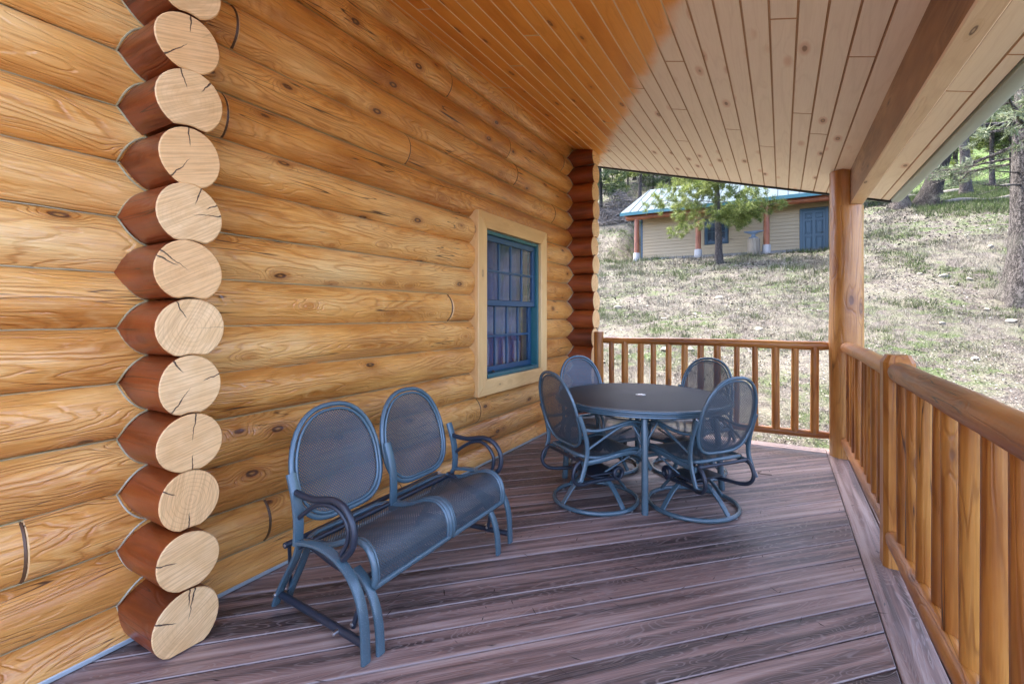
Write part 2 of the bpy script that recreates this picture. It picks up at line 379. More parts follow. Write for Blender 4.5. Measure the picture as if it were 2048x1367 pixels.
GX, GY = np.meshgrid(gx, gy); GZ = ground_h(GX, GY); nx_, ny_ = len(gx), len(gy)
V = np.stack([GX.ravel(), GY.ravel(), GZ.ravel()], 1)
idx = np.arange(nx_ * ny_).reshape(ny_, nx_)
F = np.stack([idx[:-1, :-1].ravel(), idx[:-1, 1:].ravel(), idx[1:, 1:].ravel(), idx[1:, :-1].ravel()], 1)
N = NT('hillside_ground'); p = N.pos()
n1 = N.noise(p, .55, 5, .6); n2 = N.noise(p, 3.2, 5, .65); n3 = N.noise(p, 22, 4, .7); n4 = N.voro(p, 16.)
soil = N.ramp(n3, [(.25, (0.032, 0.026, 0.021)), (.5, (0.068, 0.058, 0.049)), (.8, (0.124, 0.113, 0.096))])
straw = N.ramp(n3, [(.2, (0.061, 0.055, 0.038)), (.6, (0.116, 0.108, 0.082)), (.9, (0.156, 0.146, 0.123))])
grn = N.ramp(n3, [(.2, (0.019, 0.032, 0.008)), (.8, (0.063, 0.088, 0.026))])
c = N.mix(N.sstep(n2, .40, .56), soil, straw)
c = N.mix(N.math('MULTIPLY', N.sstep(n1, .44, .60), N.sstep(n2, .42, .58)), c, grn)
yy = N.xyz(p); lush = N.math('MULTIPLY', N.sstep(yy[0], 6., 8.5), N.sstep(yy[1], 20.5, 23.5))
c = N.mix(N.math('MULTIPLY', lush, N.sstep(n2, .30, .5)), c, N.mix(n3, (.04, .08, .015), (.09, .145, .035)))
c = N.mix(N.math('MULTIPLY', N.sstep(n4, .22, .14), .6), c, (.25, .23, .20))
N.set(Base_Color=c, Roughness=.95, Specular_IOR_Level=.2)
N.bump(N.math('ADD', n3, N.math('MULTIPLY', n2, .7)), .8, .08); M['ground'] = N.m
me = np_mesh('ground', V, F); me.materials.append(M['ground']); me.polygons.foreach_set('use_smooth', [True] * len(me.polygons))
put('ground', me, kind='structure')

# ---------------------------------------------------------------- deck
deck = empty('deck_floor', kind='structure')
DX0, DX1, DY0, DY1 = .0, 2.42, -2.6, 4.815
def clip_poly(poly, nx, ny, c):           # keep nx*x+ny*y<=c
    out = []
    for i in range(len(poly)):
        a, b = poly[i - 1], poly[i]; da = nx * a[0] + ny * a[1] - c; db = nx * b[0] + ny * b[1] - c
        if (da <= 0) != (db <= 0): t = da / (da - db); out.append((a[0] + (b[0] - a[0]) * t, a[1] + (b[1] - a[1]) * t))
        if db <= 0: out.append(b)
    return out
q = math.sqrt(.5); k0 = -.1
for k in range(-28, 36):
    c0 = .003 - .208 * k; c1 = c0 - .208                   # strip between X-Y = c1 .. c0
    poly = [(DX0, DY0), (DX1 - .004, DY0), (DX1 - .004, DY1 - .004), (DX0, DY1 - .004)]
    poly = clip_poly(poly, 1, -1, c0 - .0045); poly = clip_poly(poly, -1, 1, -(c1 + .0045)) if poly else []
    if len(poly) < 3: continue
    ar = abs(sum(poly[i - 1][0] * poly[i][1] - poly[i][0] * poly[i - 1][1] for i in range(len(poly)))) / 2
    if ar < .004: continue
    cx = sum(a for a, b in poly) / len(poly); cy = sum(b for a, b in poly) / len(poly)
    loc = [((x - cx) * q + (y - cy) * q, -(x - cx) * q + (y - cy) * q) for x, y in poly]
    sa = sum(loc[i - 1][0] * loc[i][1] - loc[i][0] * loc[i - 1][1] for i in range(len(loc)))
    if sa < 0: loc = loc[::-1]
    MB().prism(loc, -.026, 0, .003, cmi=1).build('deck_board', [M['deck'], M['deck_edge']], deck, loc=(cx, cy, random.uniform(-.0006, .0006)), rot=(0, 0, R(45)), smooth=20)
def board(name, x0, x1, y0, y1, z0, z1, mat, parent, along='y', ch=.0025):
    L, w = (y1 - y0, x1 - x0) if along == 'y' else (x1 - x0, y1 - y0)
    return MB().box((0, 0, 0), (L, w, z1 - z0), ch=ch).build(name, mat, parent, loc=((x0 + x1) / 2, (y0 + y1) / 2, (z0 + z1) / 2), rot=(0, 0, R(90) if along == 'y' else 0), smooth=20)
board('deck_border_board', 2.42, 2.553, DY0, 4.955, -.026, .0005, M['deck'], deck)
board('deck_border_board', 2.562, 2.70, DY0, 4.955, -.026, 0, M['deck'], deck)
board('deck_border_board', .22, 2.417, 4.817, 4.955, -.026, .0008, M['deck'], deck, 'x')
board('deck_fascia', 2.703, 2.73, DY0, 4.98, -.28, -.004, M['deck'], deck)
board('deck_fascia', .1, 2.70, 4.958, 4.985, -.28, -.004, M['deck'], deck, 'x')
MB().box((1.3, 1.2, -.16), (2.7, 7.4, .24)).build('deck_joists', M['drip'], deck, smooth=0)

# ---------------------------------------------------------------- log wall
PIT, Z0 = .2, .129
LR = .1166; LXC = -math.sqrt(LR ** 2 - .01)
def make_log(L, r, seed, ends=True, low_clip=None, n=30, cope=True, taper=0.):
    rs = np.random.RandomState(seed); mb = MB(); m = max(3, int(L / .1)); vs = []
    ph = rs.rand(6) * 6.28; fr = rs.uniform(1.2, 6, 6)
    for i in range(m + 1):
        x = L * i / m
        for k in range(n):
            a = 2 * math.pi * k / n
            rr = r * (1 + taper * (x / L - .5) + .006 * math.sin(fr[0] * x + ph[0]) + (.006 if L > 1 else .03) * math.sin(fr[1] * x + 2 * a + ph[1]) + (.004 if L > 1 else .012) * math.sin(fr[2] * x * 2 + 3 * a + ph[2]))
            y, z = rr * math.cos(a), rr * math.sin(a)
            if cope and abs(y) < r:
                zl = -PIT + math.sqrt(max(r * r - y * y, 0)) + .003
                if z < zl: z = zl
            if low_clip is not None: z = max(z, low_clip)
            vs.append((x, y, z))
    fs = [(i * n + k, i * n + (k + 1) % n, (i + 1) * n + (k + 1) % n, (i + 1) * n + k) for i in range(m) for k in range(n)]
    mb.add(vs, fs, 0)
    ins = .004
    for i, s in ((0, -1), (m, 1)):
        base = [Vector(vs[i * n + k]) for k in range(n)]
        cen = Vector((L * i / m + s * ins, 0, .02)); rim = [Vector((b.x + s * ins, b.y * .965, .02 + (b.z - .02) * .965)) for b in base]
        fs2 = []
        for k in range(n):
            l = (k + 1) % n; fs2.append((k, n + k, n + l, l) if s < 0 else (k, l, n + l, n + k))
        mb.add(base + rim, fs2, 1)
        mb.add(rim + [cen], [((k, n, (k + 1) % n) if s < 0 else (k, (k + 1) % n, n)) for k in range(n)], 1)
    return mb
wall = empty('log_wall', (0, 0, 0), label='honey coloured round log cabin wall with stacked log ends and a window', cat='wall')
WY0, WY1 = -2.8, 5.25
# course index c: log between Z0+PIT*c and Z0+PIT*(c+1); -1 is the half log on the deck
joints = {-1: [2.2], 0: [1.317], 1: [.515, 3.05], 2: [3.3], 3: [.1], 5: [2.69], 8: [-.4], 9: [1.126], 10: [2.252, 4.44], 11: [1.168, 3.644], 12: [3.511], 13: [2.682, 4.67], 14: [-.2]}
OY0, OY1, OZ0, OZ1 = 3.09, 4.04, .675, 1.855           # window opening
for c in range(-1, 15):
    zc = Z0 + PIT * (c + .5)
    cuts = [WY0] + sorted(joints.get(c, [])) + [WY1]; segs = list(zip(cuts[:-1], cuts[1:])); out = []
    hole = zc > OZ0 - .06 and zc < OZ1 + .06
    for a, b in segs:
        if hole and a < OY0 and b > OY1: out += [(a, OY0 - .03), (OY1 + .03, b)]
        elif hole and a < OY0 < b: out.append((a, OY0 - .03))
        elif hole and OY0 < a < OY1: out.append((OY1 + .03, b))
        else: out.append((a, b))
    for a, b in out:
        g = .006
        make_log(b - a - 2 * g, LR * random.uniform(.975, 1.02), random.randrange(9999), taper=random.uniform(-.035, .035), low_clip=(-zc + .012) if c == -1 else None).build(
            'log', [M['log'], M['log_end']], wall, loc=(LXC, a + g, zc), rot=(0, 0, R(90)), smooth=35)
# crossing log ends, near and at the far corner
def crossing(Y, e, r, side):
    for n_ in range(0, 15):
        zc = Z0 + PIT * n_; dz = -.03 if n_ == 0 else (-.012 if n_ == 1 else 0)
        ex = e + random.uniform(-.012, .012)
        rr = r * random.uniform(.96, 1.05)
        make_log(ex + .45, rr, random.randrange(9999), low_clip=(-(zc + dz) + .006) if n_ == 0 else None, cope=n_ > 0).build(
            'crossing_log', [M['log_end_side'], M['log_end']], wall, loc=(-.45, Y + random.uniform(-.006, .006), zc + dz), smooth=35)
        # bead of caulk round the joint of this log with the wall
        for sg in ((-1, 1) if side == 2 else (-1,)):
            path = []
            for i in range(-9, 10):
                z = zc + i / 9 * .1
                if z < .01: continue
                t = (z - zc)
                yc = math.sqrt(max(r * r - t * t, .0001)) + .002
                cw = min(range(-1, 15), key=lambda c_: abs(Z0 + PIT * (c_ + .5) - z)); tw = z - (Z0 + PIT * (cw + .5))
                xw = LXC + math.sqrt(max(LR ** 2 - tw * tw, 0)) + .002
                path.append((xw, Y + sg * yc, z))
            if len(path) > 2: MB().tube(path, .0034, 6).build('caulk_bead', M['caulk_white'] if n_ < 3 or side == 1 else M['caulk'], wall)
crossing(.868, .28, .105, 2)
crossing(4.96, .30, .1085, 1)
# caulk along the seams
for c in range(0, 15):
    z = Z0 + PIT * c
    spans = [(WY0, .80), (.93, 4.89)]
    if OZ0 - .1 < z < OZ1 + .1: spans = [(WY0, .80), (.93, OY0 - .1), (OY1 + .1, 4.89)]
    for a, b in spans:
        n_ = int((b - a) / .08); P = [(-.0005 + .0015 * math.sin(i * 1.7 + c), a + (b - a) * i / n_, z + .0012 * math.sin(i * 2.3 + c * 3)) for i in range(n_ + 1)]
        MB().tube(P, .0028, 6, rb=.0036).build('seam_caulk', M['caulk'], wall)
# dark joint lines at the butted log ends are real gaps; a bead of caulk sits in each
for c, ys in joints.items():
    zc = Z0 + PIT * (c + .5)
    for y in ys:
        if y < .3: continue
        P = [(LXC + (LR - .005) * math.cos(a), y, zc + (LR - .005) * math.sin(a)) for a in np.linspace(-.95, .95, 13) if zc + LR * math.sin(a) > .01]
        MB().tube(P, .0066, 6).build('joint_caulk', M['joint'], wall)
MB().box((.035, 1.1, .012), (.05, 7.6, .018), ch=.003).build('base_flashing', M['flashing'], wall)

# window in the log wall
win = empty('window', (.0, (OY0 + OY1) / 2, 0)); win.parent = wall
ymid = (OY0 + OY1) / 2
def wbox(name, x0, x1, y0, y1, z0, z1, mat, parent, ch=.003):
    return MB().box((0, 0, 0), (x1 - x0, y1 - y0, z1 - z0), ch=ch).build(name, mat, parent, loc=((x0 + x1) / 2, (y0 + y1) / 2 - ymid, (z0 + z1) / 2), smooth=20)
TW = .125; a0, a1, b0, b1 = OY0 - TW, OY1 + TW, OZ0 - TW, OZ1 + TW
def trim(poly, nm='trim_board'):       # poly in (y,z); board with grain along its longer side
    c0 = sum(p[0] for p in poly) / 4; c1 = sum(p[1] for p in poly) / 4
    w = max(p[0] for p in poly) - min(p[0] for p in poly); h = max(p[1] for p in poly) - min(p[1] for p in poly)
    if w > h: loc = [(p[0] - c0, p[1] - c1) for p in poly]; rot = (R(90), 0, R(90))
    else: loc = [(p[1] - c1, -(p[0] - c0)) for p in poly]; rot = (0, R(-90), 0)
    mb = MB()
    s_ = sum(loc[i - 1][0] * loc[i][1] - loc[i][0] * loc[i - 1][1] for i in range(4))
    if s_ < 0: loc = loc[::-1]
    mb.prism(loc, -.017, .017, .003)
    if w > h: Mx = Matrix(((0, 0, 1), (1, 0, 0), (0, 1, 0)))      # local x->Y, y->Z, z->X
    else: Mx = Matrix(((0, 0, 1), (0, -1, 0), (1, 0, 0)))         # local x->Z, y->-Y, z->X
    o = mb.build(nm, M['trim'], win, loc=(.072, c0 - ymid, c1), smooth=20); o.rotation_euler = Mx.to_euler(); return o
g = .0012
trim([(a0 + g, b1), (a1 - g, b1), (OY1, OZ1 + g), (OY0, OZ1 + g)]); trim([(a0 + g, b0), (a1 - g, b0), (OY1, OZ0 - g), (OY0, OZ0 - g)])
trim([(a0, b0 + g), (a0, b1 - g), (OY0 - g, OZ1), (OY0 - g, OZ0)]); trim([(a1, b0 + g), (a1, b1 - g), (OY1 + g, OZ1), (OY1 + g, OZ0)])
for y0, y1, z0, z1 in ((a0 + .004, OY0, b0 + .004, b1 - .004), (OY1, a1 - .004, b0 + .004, b1 - .004), (OY0, OY1, OZ1, b1 - .004), (OY0, OY1, b0 + .004, OZ0)):
    wbox('window_box', -.13, .0545, y0, y1, z0, z1, M['trim'], win, ch=0)
fr = .032
wbox('window_frame', -.05, .062, OY0 + .001, OY0 + fr, OZ0 + .001, OZ1 - .001, M['teal'], win); wbox('window_frame', -.05, .062, OY1 - fr, OY1 - .001, OZ0 + .001, OZ1 - .001, M['teal'], win)
wbox('window_frame', -.05, .0615, OY0 + fr, OY1 - fr, OZ1 - fr, OZ1 - .001, M['teal'], win); wbox('window_sill', -.05, .075, OY0 + fr, OY1 - fr, OZ0 + .001, OZ0 + fr, M['teal'], win)
def sash(x, z0, z1, nm):
    y0, y1 = OY0 + fr + .002, OY1 - fr - .002; w = .045
    s_ = empty(nm, (x, 0, 0)); s_.parent = win
    def b_(name, xa, xb, ya, yb, za, zb, mat):
        return MB().box((0, 0, 0), (xb - xa, yb - ya, zb - za), ch=.002).build(name, mat, s_, loc=((xa + xb) / 2, (ya + yb) / 2 - ymid, (za + zb) / 2), smooth=20)
    b_('stile', -.016, .016, y0, y0 + w, z0, z1, M['sash']); b_('stile', -.016, .016, y1 - w, y1, z0, z1, M['sash'])
    b_('sash_rail', -.0155, .0155, y0 + w, y1 - w, z0, z0 + w, M['sash']); b_('sash_rail', -.0155, .0155, y0 + w, y1 - w, z1 - w, z1, M['sash'])
    gy, gz = y1 - y0 - 2 * w, z1 - z0 - 2 * w
    for i in (1, 2, 3): yc = y0 + w + gy * i / 4; b_('muntin', -.010, .011, yc - .0095, yc + .0095, z0 + w, z1 - w, M['sash'])
    zc = (z0 + z1) / 2; b_('muntin', -.009, .0125, y0 + w, y1 - w, zc - .0095, zc + .0095, M['sash'])
    for i in range(4):
        for j in range(2):
            ya = y0 + w + gy * i / 4; za = z0 + w + gz * j / 2
            b_('pane', -.002, .002, ya + .001, ya + gy / 4 - .001, za + .001, za + gz / 2 - .001, M['glass'])
zm = (OZ0 + OZ1) / 2 + .01
sash(.022, zm - .02, OZ1 - fr - .002, 'upper_sash'); sash(-.018, OZ0 + fr + .002, zm + .022, 'lower_sash')
mb = MB(); vs_ = [(.012 * math.sin(i * 1.1), -.5 + i / 40, z) for z in (OZ0, OZ1) for i in range(41)]
mb.add(vs_, [(i, i + 1, 42 + i, 41 + i) for i in range(40)]).build('backdrop', plain('blue_backdrop', (.10, .14, .27), .9), win, loc=(-.15, 0, 0), smooth=80)  # added backdrop; its colour stands in for the panes' bluish reflection
room = MB()
room.box((-1.6, 2.2, 1.4), (.05, 7, 3)).box((-.8, 5.15, 1.4), (1.6, .05, 3)).box((-.8, -1.5, 1.4), (1.6, .05, 3)).box((-.8, 2.2, -.05), (1.7, 7, .05)).box((-.8, 2.2, 3.05), (1.3, 7, .05))
room.build('room', M['room'], kind='structure', smooth=0)

# ---------------------------------------------------------------- porch ceiling, beam, roof edge
CS = .27; CZ = CAMH + 1.312                     # ceiling height Z = CZ - CS*(X-CAMX)
def cz(x): return CZ - CS * (x - CAMX)
TH = math.atan(CS); ROOF_Y0, ROOF_Y1 = .5, 5.58  # near roof end stops short, out of view, to let in more light
ceil = empty('porch_ceiling', kind='structure')
known = {}
for x, y in ((.294, 2.152), (.815, 2.48), (.506, 2.877), (.197, 3.265), (.74, 3.943), (1.236, 3.2), (1.553, 2.806), (1.444, 3.547), (1.34, 4.284), (.614, 4.652), (1.759, 3.902),
             (2.093, 2.402), (1.98, 4.25), (2.252, 3.51), (2.416, 2.757), (2.305, 3.875), (2.827, 3.118), (2.915, 2.741)):
    known.setdefault(math.floor((x - 2.036) / .108), []).append(y)
for k in range(-20, 9):
    x0 = 2.036 + .108 * k; x1 = min(x0 + .108, 2.963)
    if x0 > 2.95: break
    cuts = [ROOF_Y0] + sorted(known.get(k, [random.uniform(1.2, 1.9)])) + [ROOF_Y1]
    L = (x1 - x0) / math.cos(TH)
    for a, b in zip(cuts[:-1], cuts[1:]):
        if b - a < .05: continue
        hl = (b - a) / 2 - .0012; hw = L / 2 - .0006
        MB().prism([(-hl, -hw), (hl, -hw), (hl, hw), (-hl, hw)], 0, .02, .0045, down=True, cmi=1).build('ceiling_board', [M['ceiling'], M['ceiling_edge']], ceil,
            loc=((x0 + x1) / 2, (a + b) / 2, cz((x0 + x1) / 2)), smooth=15).rotation_euler = (Matrix.Rotation(TH, 3, 'Y') @ Matrix.Rotation(R(90), 3, 'Z')).to_euler()
roof = MB(); za = lambda x: cz(x) + .024
vs_ = [(x, y, za(x) + d) for d in (0, .16) for x, y in ((-2.2, ROOF_Y0), (2.965, ROOF_Y0), (2.965, ROOF_Y1 + .01), (-2.2, ROOF_Y1 + .01))]
roof.add(vs_, [(3, 2, 1, 0), (4, 5, 6, 7), (0, 1, 5, 4), (1, 2, 6, 5), (2, 3, 7, 6), (3, 0, 4, 7)])
vs_ = [(x, y, za(x) + d) for d in (0, .16) for x, y in ((-2.2, -3.2), (.35, -3.2), (.35, ROOF_Y0 - .002), (-2.2, ROOF_Y0 - .002))]
roof.add(vs_, [(3, 2, 1, 0), (4, 5, 6, 7), (0, 1, 5, 4), (1, 2, 6, 5), (2, 3, 7, 6), (3, 0, 4, 7)])
roof.build('porch_roof', M['roofing'], kind='structure', smooth=0)
# eave fascia and gutter, drip edge on the gable end
gut = empty('gutter', (2.97, 2, 2.2), label='pale green metal gutter along the porch eave', cat='gutter')
prof = [(.0, .10), (.0, -.012), (.012, -.024), (.055, -.028), (.085, -.012), (.095, .03), (.098, .075), (.085, .078), (.088, .035), (.06, -.015), (.02, -.012), (.008, .10)]
zg = cz(2.966); n_ = len(prof); mb = MB()
vs_ = [(2.968 + x, y, zg + z) for y in (ROOF_Y0, ROOF_Y1 - .03) for x, z in prof]
mb.add(vs_, [(i, (i + 1) % n_, n_ + (i + 1) % n_, n_ + i) for i in range(n_)])
mb.build('trough', M['gutter'], gut, loc=(-2.97, -2, -2.2), smooth=40)
MB().add([(2.968 + x, y, zg + z) for y in (ROOF_Y1 - .03, ROOF_Y1 - .027) for x, z in prof[:7]], [tuple(range(7)), tuple(range(7, 14))[::-1]] + [(i, (i + 1) % 7, 7 + (i + 1) % 7, 7 + i) for i in range(7)]).build('end_cap', M['gutter'], gut, loc=(-2.97, -2, -2.2), smooth=0)
mb = MB(); x0, x1 = .30, 2.985
vs_ = [(x, y, cz(x) + d) for y in (ROOF_Y1 + .012, ROOF_Y1 + .03) for x in (-2.2, x1) for d in (-.016, .17)]
mb.add(vs_, [(0, 1, 3, 2), (4, 6, 7, 5), (0, 2, 6, 4), (1, 5, 7, 3), (0, 4, 5, 1), (2, 3, 7, 6)])
mb.build('drip_edge', M['drip'], smooth=0, label='black metal drip edge on the end of the porch roof', cat='roof trim')
# beam and round post
BX0, BX1, BZ = 2.568, 2.660, 2.078
L = 4.9 - .45; mb = MB(); prof = [(-.046, BZ), (.046, BZ), (.046, cz(BX1) + .004), (-.046, cz(BX0) + .004)]
mb.box((0, 0, 0), (L, .092, .27), ch=.006)
for i, p in enumerate(mb.v):
    z = BZ + .135 + p[2] if p[2] < 0 else (cz(BX0 + .046 - p[1]) + .004 - (.135 - p[2]))
    mb.v[i] = (p[0], p[1], z - 2.2)
for i, f in enumerate(mb.f):                      # inner side takes a darker copy of the wood, its shade painted in
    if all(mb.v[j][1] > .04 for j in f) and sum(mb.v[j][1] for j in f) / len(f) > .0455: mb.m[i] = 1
mb.build('porch_beam', [M['beam'], M['beam_shade']], loc=((BX0 + BX1) / 2, 4.9 - L / 2, 2.2), rot=(0, 0, R(90)), smooth=20, label='square timber beam carrying the porch roof above the railing', cat='beam')
PX, PY, PR = 2.552, 4.79, .117
pp = empty('porch_post', (PX, PY, 0), label='thick round log post holding up the porch roof', cat='post')
def vlog(mb, x, y, z0, z1, r0, r1, n=20, seed=0, clipx=None):
    """standing log built along local x (grain direction)"""
    rs = np.random.RandomState(seed); ph = rs.rand(4) * 6.28; m = max(2, int((z1 - z0) / .12)); vs = []
    for i in range(m + 1):
        t = i / m; z = z0 + (z1 - z0) * t; r = r0 + (r1 - r0) * t
        for k in range(n):
            a = 2 * math.pi * k / n
            rr = r * (1 + .012 * math.sin(5 * z + ph[0]) + .014 * math.sin(3.3 * z + 2 * a + ph[1]) + .008 * math.sin(9 * z + 3 * a + ph[2]))
            X = rr * math.cos(a)
            if clipx is not None: X = min(X, clipx)
            vs.append((z, -(y + rr * math.sin(a)), (x + X)) if False else (z, y + rr * math.sin(a), -(x + X)))
    fs = [(i * n + k, (i + 1) * n + k, (i + 1) * n + (k + 1) % n, i * n + (k + 1) % n)[::-1] for i in range(m) for k in range(n)]
    fs += [tuple(range(n)), tuple(m * n + k for k in range(n))[::-1]]
    return mb.add(vs, fs)
STAND = (0, R(-90), 0)                        # local x -> world z, local z -> world -x
vlog(MB(), 0, 0, .001, BZ - .002, PR * 1.03, PR, 28, 3).build('shaft', M['post'], pp, rot=STAND)
vlog(MB(), 0, 0, BZ - .002, cz(PX - .11) - .02, PR, PR, 28, 3, clipx=BX0 - PX - .003).build('notched_top', M['post'], pp, rot=STAND, smooth=30)

# ---------------------------------------------------------------- railings
def hlog(L, r0, r1, seed, n=16):
    rs = np.random.RandomState(seed); ph = rs.rand(4) * 6.28; m = max(3, int(L / .08)); vs = []
    for i in range(m + 1):
        x = L * i / m; t = i / m; r = r0 + (r1 - r0) * t
        e = min(x, L - x); r *= min(1., .72 + .28 * math.sqrt(max(0, min(1, e / .05))))
        for k in range(n):
            a = 2 * math.pi * k / n
            rr = r * (1 + .02 * math.sin(4 * x + ph[0] + a) + .02 * math.sin(9 * x + 2 * a + ph[1]) + .012 * math.sin(17 * x + 3 * a + ph[2]))
            vs.append((x, rr * math.cos(a) + .004 * math.sin(2.2 * x + ph[3]), rr * math.sin(a) + .003 * math.sin(3 * x + ph[1])))
    fs = [(i * n + k, i * n + (k + 1) % n, (i + 1) * n + (k + 1) % n, (i + 1) * n + k) for i in range(m) for k in range(n)]
    return MB().add(vs, fs + [tuple(range(n))[::-1], tuple(m * n + k for k in range(n))])
bal = [vlog(MB(), 0, 0, .155, .905, .030 * f, .029 * f, 12, 40 + i).mesh('baluster') for i, f in enumerate((1., .90, 1.10, .96, 1.05, .86, 1.14))]
for b_ in bal: b_.materials.append(M['rail'])
def baluster(parent, x, y):
    o = put('baluster', random.choice(bal), parent, loc=(x + random.uniform(-.004, .004), y + random.uniform(-.007, .007), 0)); o.rotation_euler = (Matrix.Rotation(random.uniform(-.009, .009), 3, 'X') @ Matrix.Rotation(random.uniform(-.006, .006), 3, 'Y') @ Matrix.Rotation(random.uniform(0, 6.28), 3, 'Z') @ Matrix.Rotation(R(-90), 3, 'Y')).to_euler(); return o
RY = 4.84
ra = empty('railing', (0, 0, 0), label='log railing across the far end of the deck behind the table', cat='railing')
hlog(2.06, .034, .040, 1).build('top_rail', M['rail'], ra, loc=(.40, RY, .915)); hlog(2.06, .031, .034, 2).build('bottom_rail', M['rail'], ra, loc=(.40, RY, .148))
vlog(MB(), 0, 0, .0, 1.0, .052, .05, 18, 5).build('railing_post', M['rail'], ra, loc=(.385, RY - .01, 0), rot=STAND)
for x in (.527, .667, .82, .957, 1.106, 1.258, 1.405, 1.56, 1.715, 1.877, 2.036, 2.184, 2.328): baluster(ra, x, RY)
RX = 2.545
rb = empty('railing', (0, 0, 0), label='log railing beside the deck between the round post and the square newel', cat='railing')
hlog(1.84, .043, .046, 3).build('top_rail', M['rail'], rb, loc=(RX, 2.86, .915), rot=(0, 0, R(90))); hlog(1.84, .034, .036, 4).build('bottom_rail', M['rail'], rb, loc=(RX - .005, 2.86, .148), rot=(0, 0, R(90)))
w, chm = .060, .018
oct_ = [(-w + chm, -w), (w - chm, -w), (w, -w + chm), (w, w - chm), (w - chm, w), (-w + chm, w), (-w, w - chm), (-w, -w + chm)]
mb = MB(); vs_ = []
for z, f in ((.001, 1.), (.955, 1.), (.99, .72)): vs_ += [(z, -y * f, x * f) for x, y in oct_]
mb.add(vs_, [tuple(range(8)), tuple(16 + k for k in range(8))[::-1]] + [(r * 8 + k, (r + 1) * 8 + k, (r + 1) * 8 + (k + 1) % 8, r * 8 + (k + 1) % 8) for r in (0, 1) for k in range(8)])
mb.build('newel_post', M['rail'], rb, loc=(RX + .012, 2.825, 0), rot=STAND, smooth=25)
y = 2.98
while y < 4.66: baluster(rb, RX + .012, y); y += .172
rc = empty('railing', (0, 0, 0), label='nearest log railing running from the square newel out of the picture', cat='railing')
hlog(4.6, .052, .046, 6).build('top_rail', M['rail'], rc, loc=(RX, -1.80, .915), rot=(0, 0, R(90))); hlog(4.6, .037, .036, 7).build('bottom_rail', M['rail'], rc, loc=(RX - .008, -1.80, .148), rot=(0, 0, R(90)))
y = 2.64
while y > -1.5: baluster(rc, RX + .012, y); y -= .166

# ---------------------------------------------------------------- patio furniture
def strip(path, w, t, mat, name, parent, up=(0, 1, 0), sub=6, loc=(0, 0, 0)):
    """flat bar with rounded edges; w is its width along `up`"""
    return MB().tube(smooth_path(path, sub), w / 2, 10, rb=t / 2, up=up, sq=.6).build(name, mat, parent, loc=loc, smooth=50)
def pipe(path, r, mat, name, parent, sub=6, closed=False, n=9, loc=(0, 0, 0)):
    return MB().tube(smooth_path(path, sub, closed), r, n, closed=closed).build(name, mat, parent, loc=loc, smooth=60)
def oval(w, zt, zb, n=44):
    """outline of a balloon-shaped back: round top, squarer bottom; origin at widest height"""
    out = []
    for i in range(n):
        a = 2 * math.pi * i / n; ca, sa = math.cos(a), math.sin(a)
        e = 1. if sa >= 0 else .62
        x = math.copysign(abs(ca) ** (.82 if sa >= 0 else .48), ca) * w / 2
        if sa < 0: x *= 1 - .13 * abs(sa) ** 1.2
        z = (zt if sa >= 0 else zb) * math.copysign(abs(sa) ** e, sa)
        out.append((x, z))
    return out
def back(parent, w, zt, zb, frame_fn, r=.0125, bow=.02):
    """frame_fn maps (side, height, depth) of the flat outline into the parent's space"""
    O = oval(w, zt, zb)
    MB().tube([frame_fn(x, z, 0) for x, z in O], r, 9, closed=True).build('back_frame', M['metal'], parent, smooth=60)
    MB().tube([frame_fn(x * .915, z * .92, .003) for x, z in O], r * .62, 8, closed=True).build('back_rim', M['metal'], parent, smooth=60)
    mb = MB(); uv = []; n = len(O); fr_ = [0, .3, .6, .85, .93]
    vs = []
    for f in fr_:
        for x, z in O: vs.append(frame_fn(x * f, z * f, -bow * (1 - f * f))); uv.append((x * f, z * f))
    fs = [(i * n + k, i * n + (k + 1) % n, (i + 1) * n + (k + 1) % n, (i + 1) * n + k) for i in range(1, len(fr_) - 1) for k in range(n)]
    fs += [(0, n + k, n + (k + 1) % n) for k in range(n)]
    mb.add(vs, fs); mb.uv = uv; mb.build('back_panel', M['mesh'], parent, smooth=80)
def seat(parent, prof, y0, y1, r, inset=.02, round_=.06):
    """prof: (x,z) rear to front; tube frame round a perforated sheet"""
    P = smooth_path([(x, 0, z) for x, z in prof], 4); n = len(P); ym, hw = (y0 + y1) / 2, (y1 - y0) / 2
    tot = [0]
    for i in range(1, n): tot.append(tot[-1] + (P[i] - P[i - 1]).length)
    def half(i):
        d = tot[i]; k = 1.
        if d < round_: k = 1 - .32 * (1 - math.sqrt(max(0, 1 - (1 - d / round_) ** 2)))
        return hw * k
    loop = [(P[i].x, ym - half(i), P[i].z) for i in range(n)] + [(P[i].x, ym + half(i), P[i].z) for i in range(n - 1, -1, -1)]
    MB().tube(loop, r, 9, closed=True, up=(0, 0, 1)).build('seat_frame', M['metal'], parent, smooth=60)
    MB().tube([(p[0] * 1.0, ym + (p[1] - ym) * .93, p[2] + .001) for p in loop], r * .6, 8, closed=True, up=(0, 0, 1)).build('seat_rim', M['metal'], parent, smooth=60)
    mb = MB(); uv = []; vs = []; m = 9
    for i in range(n):
        for j in range(m + 1):
            t = j / m * 2 - 1; y = ym + half(i) * .95 * t
            vs.append((P[i].x, y, P[i].z + .002 - .008 * (1 - t * t))); uv.append((tot[i], y))
    mb.add(vs, [(i * (m + 1) + j, i * (m + 1) + j + 1, (i + 1) * (m + 1) + j + 1, (i + 1) * (m + 1) + j) for i in range(n - 1) for j in range(m)])
    mb.uv = uv; mb.build('seat_panel', M['mesh'], parent, smooth=80)
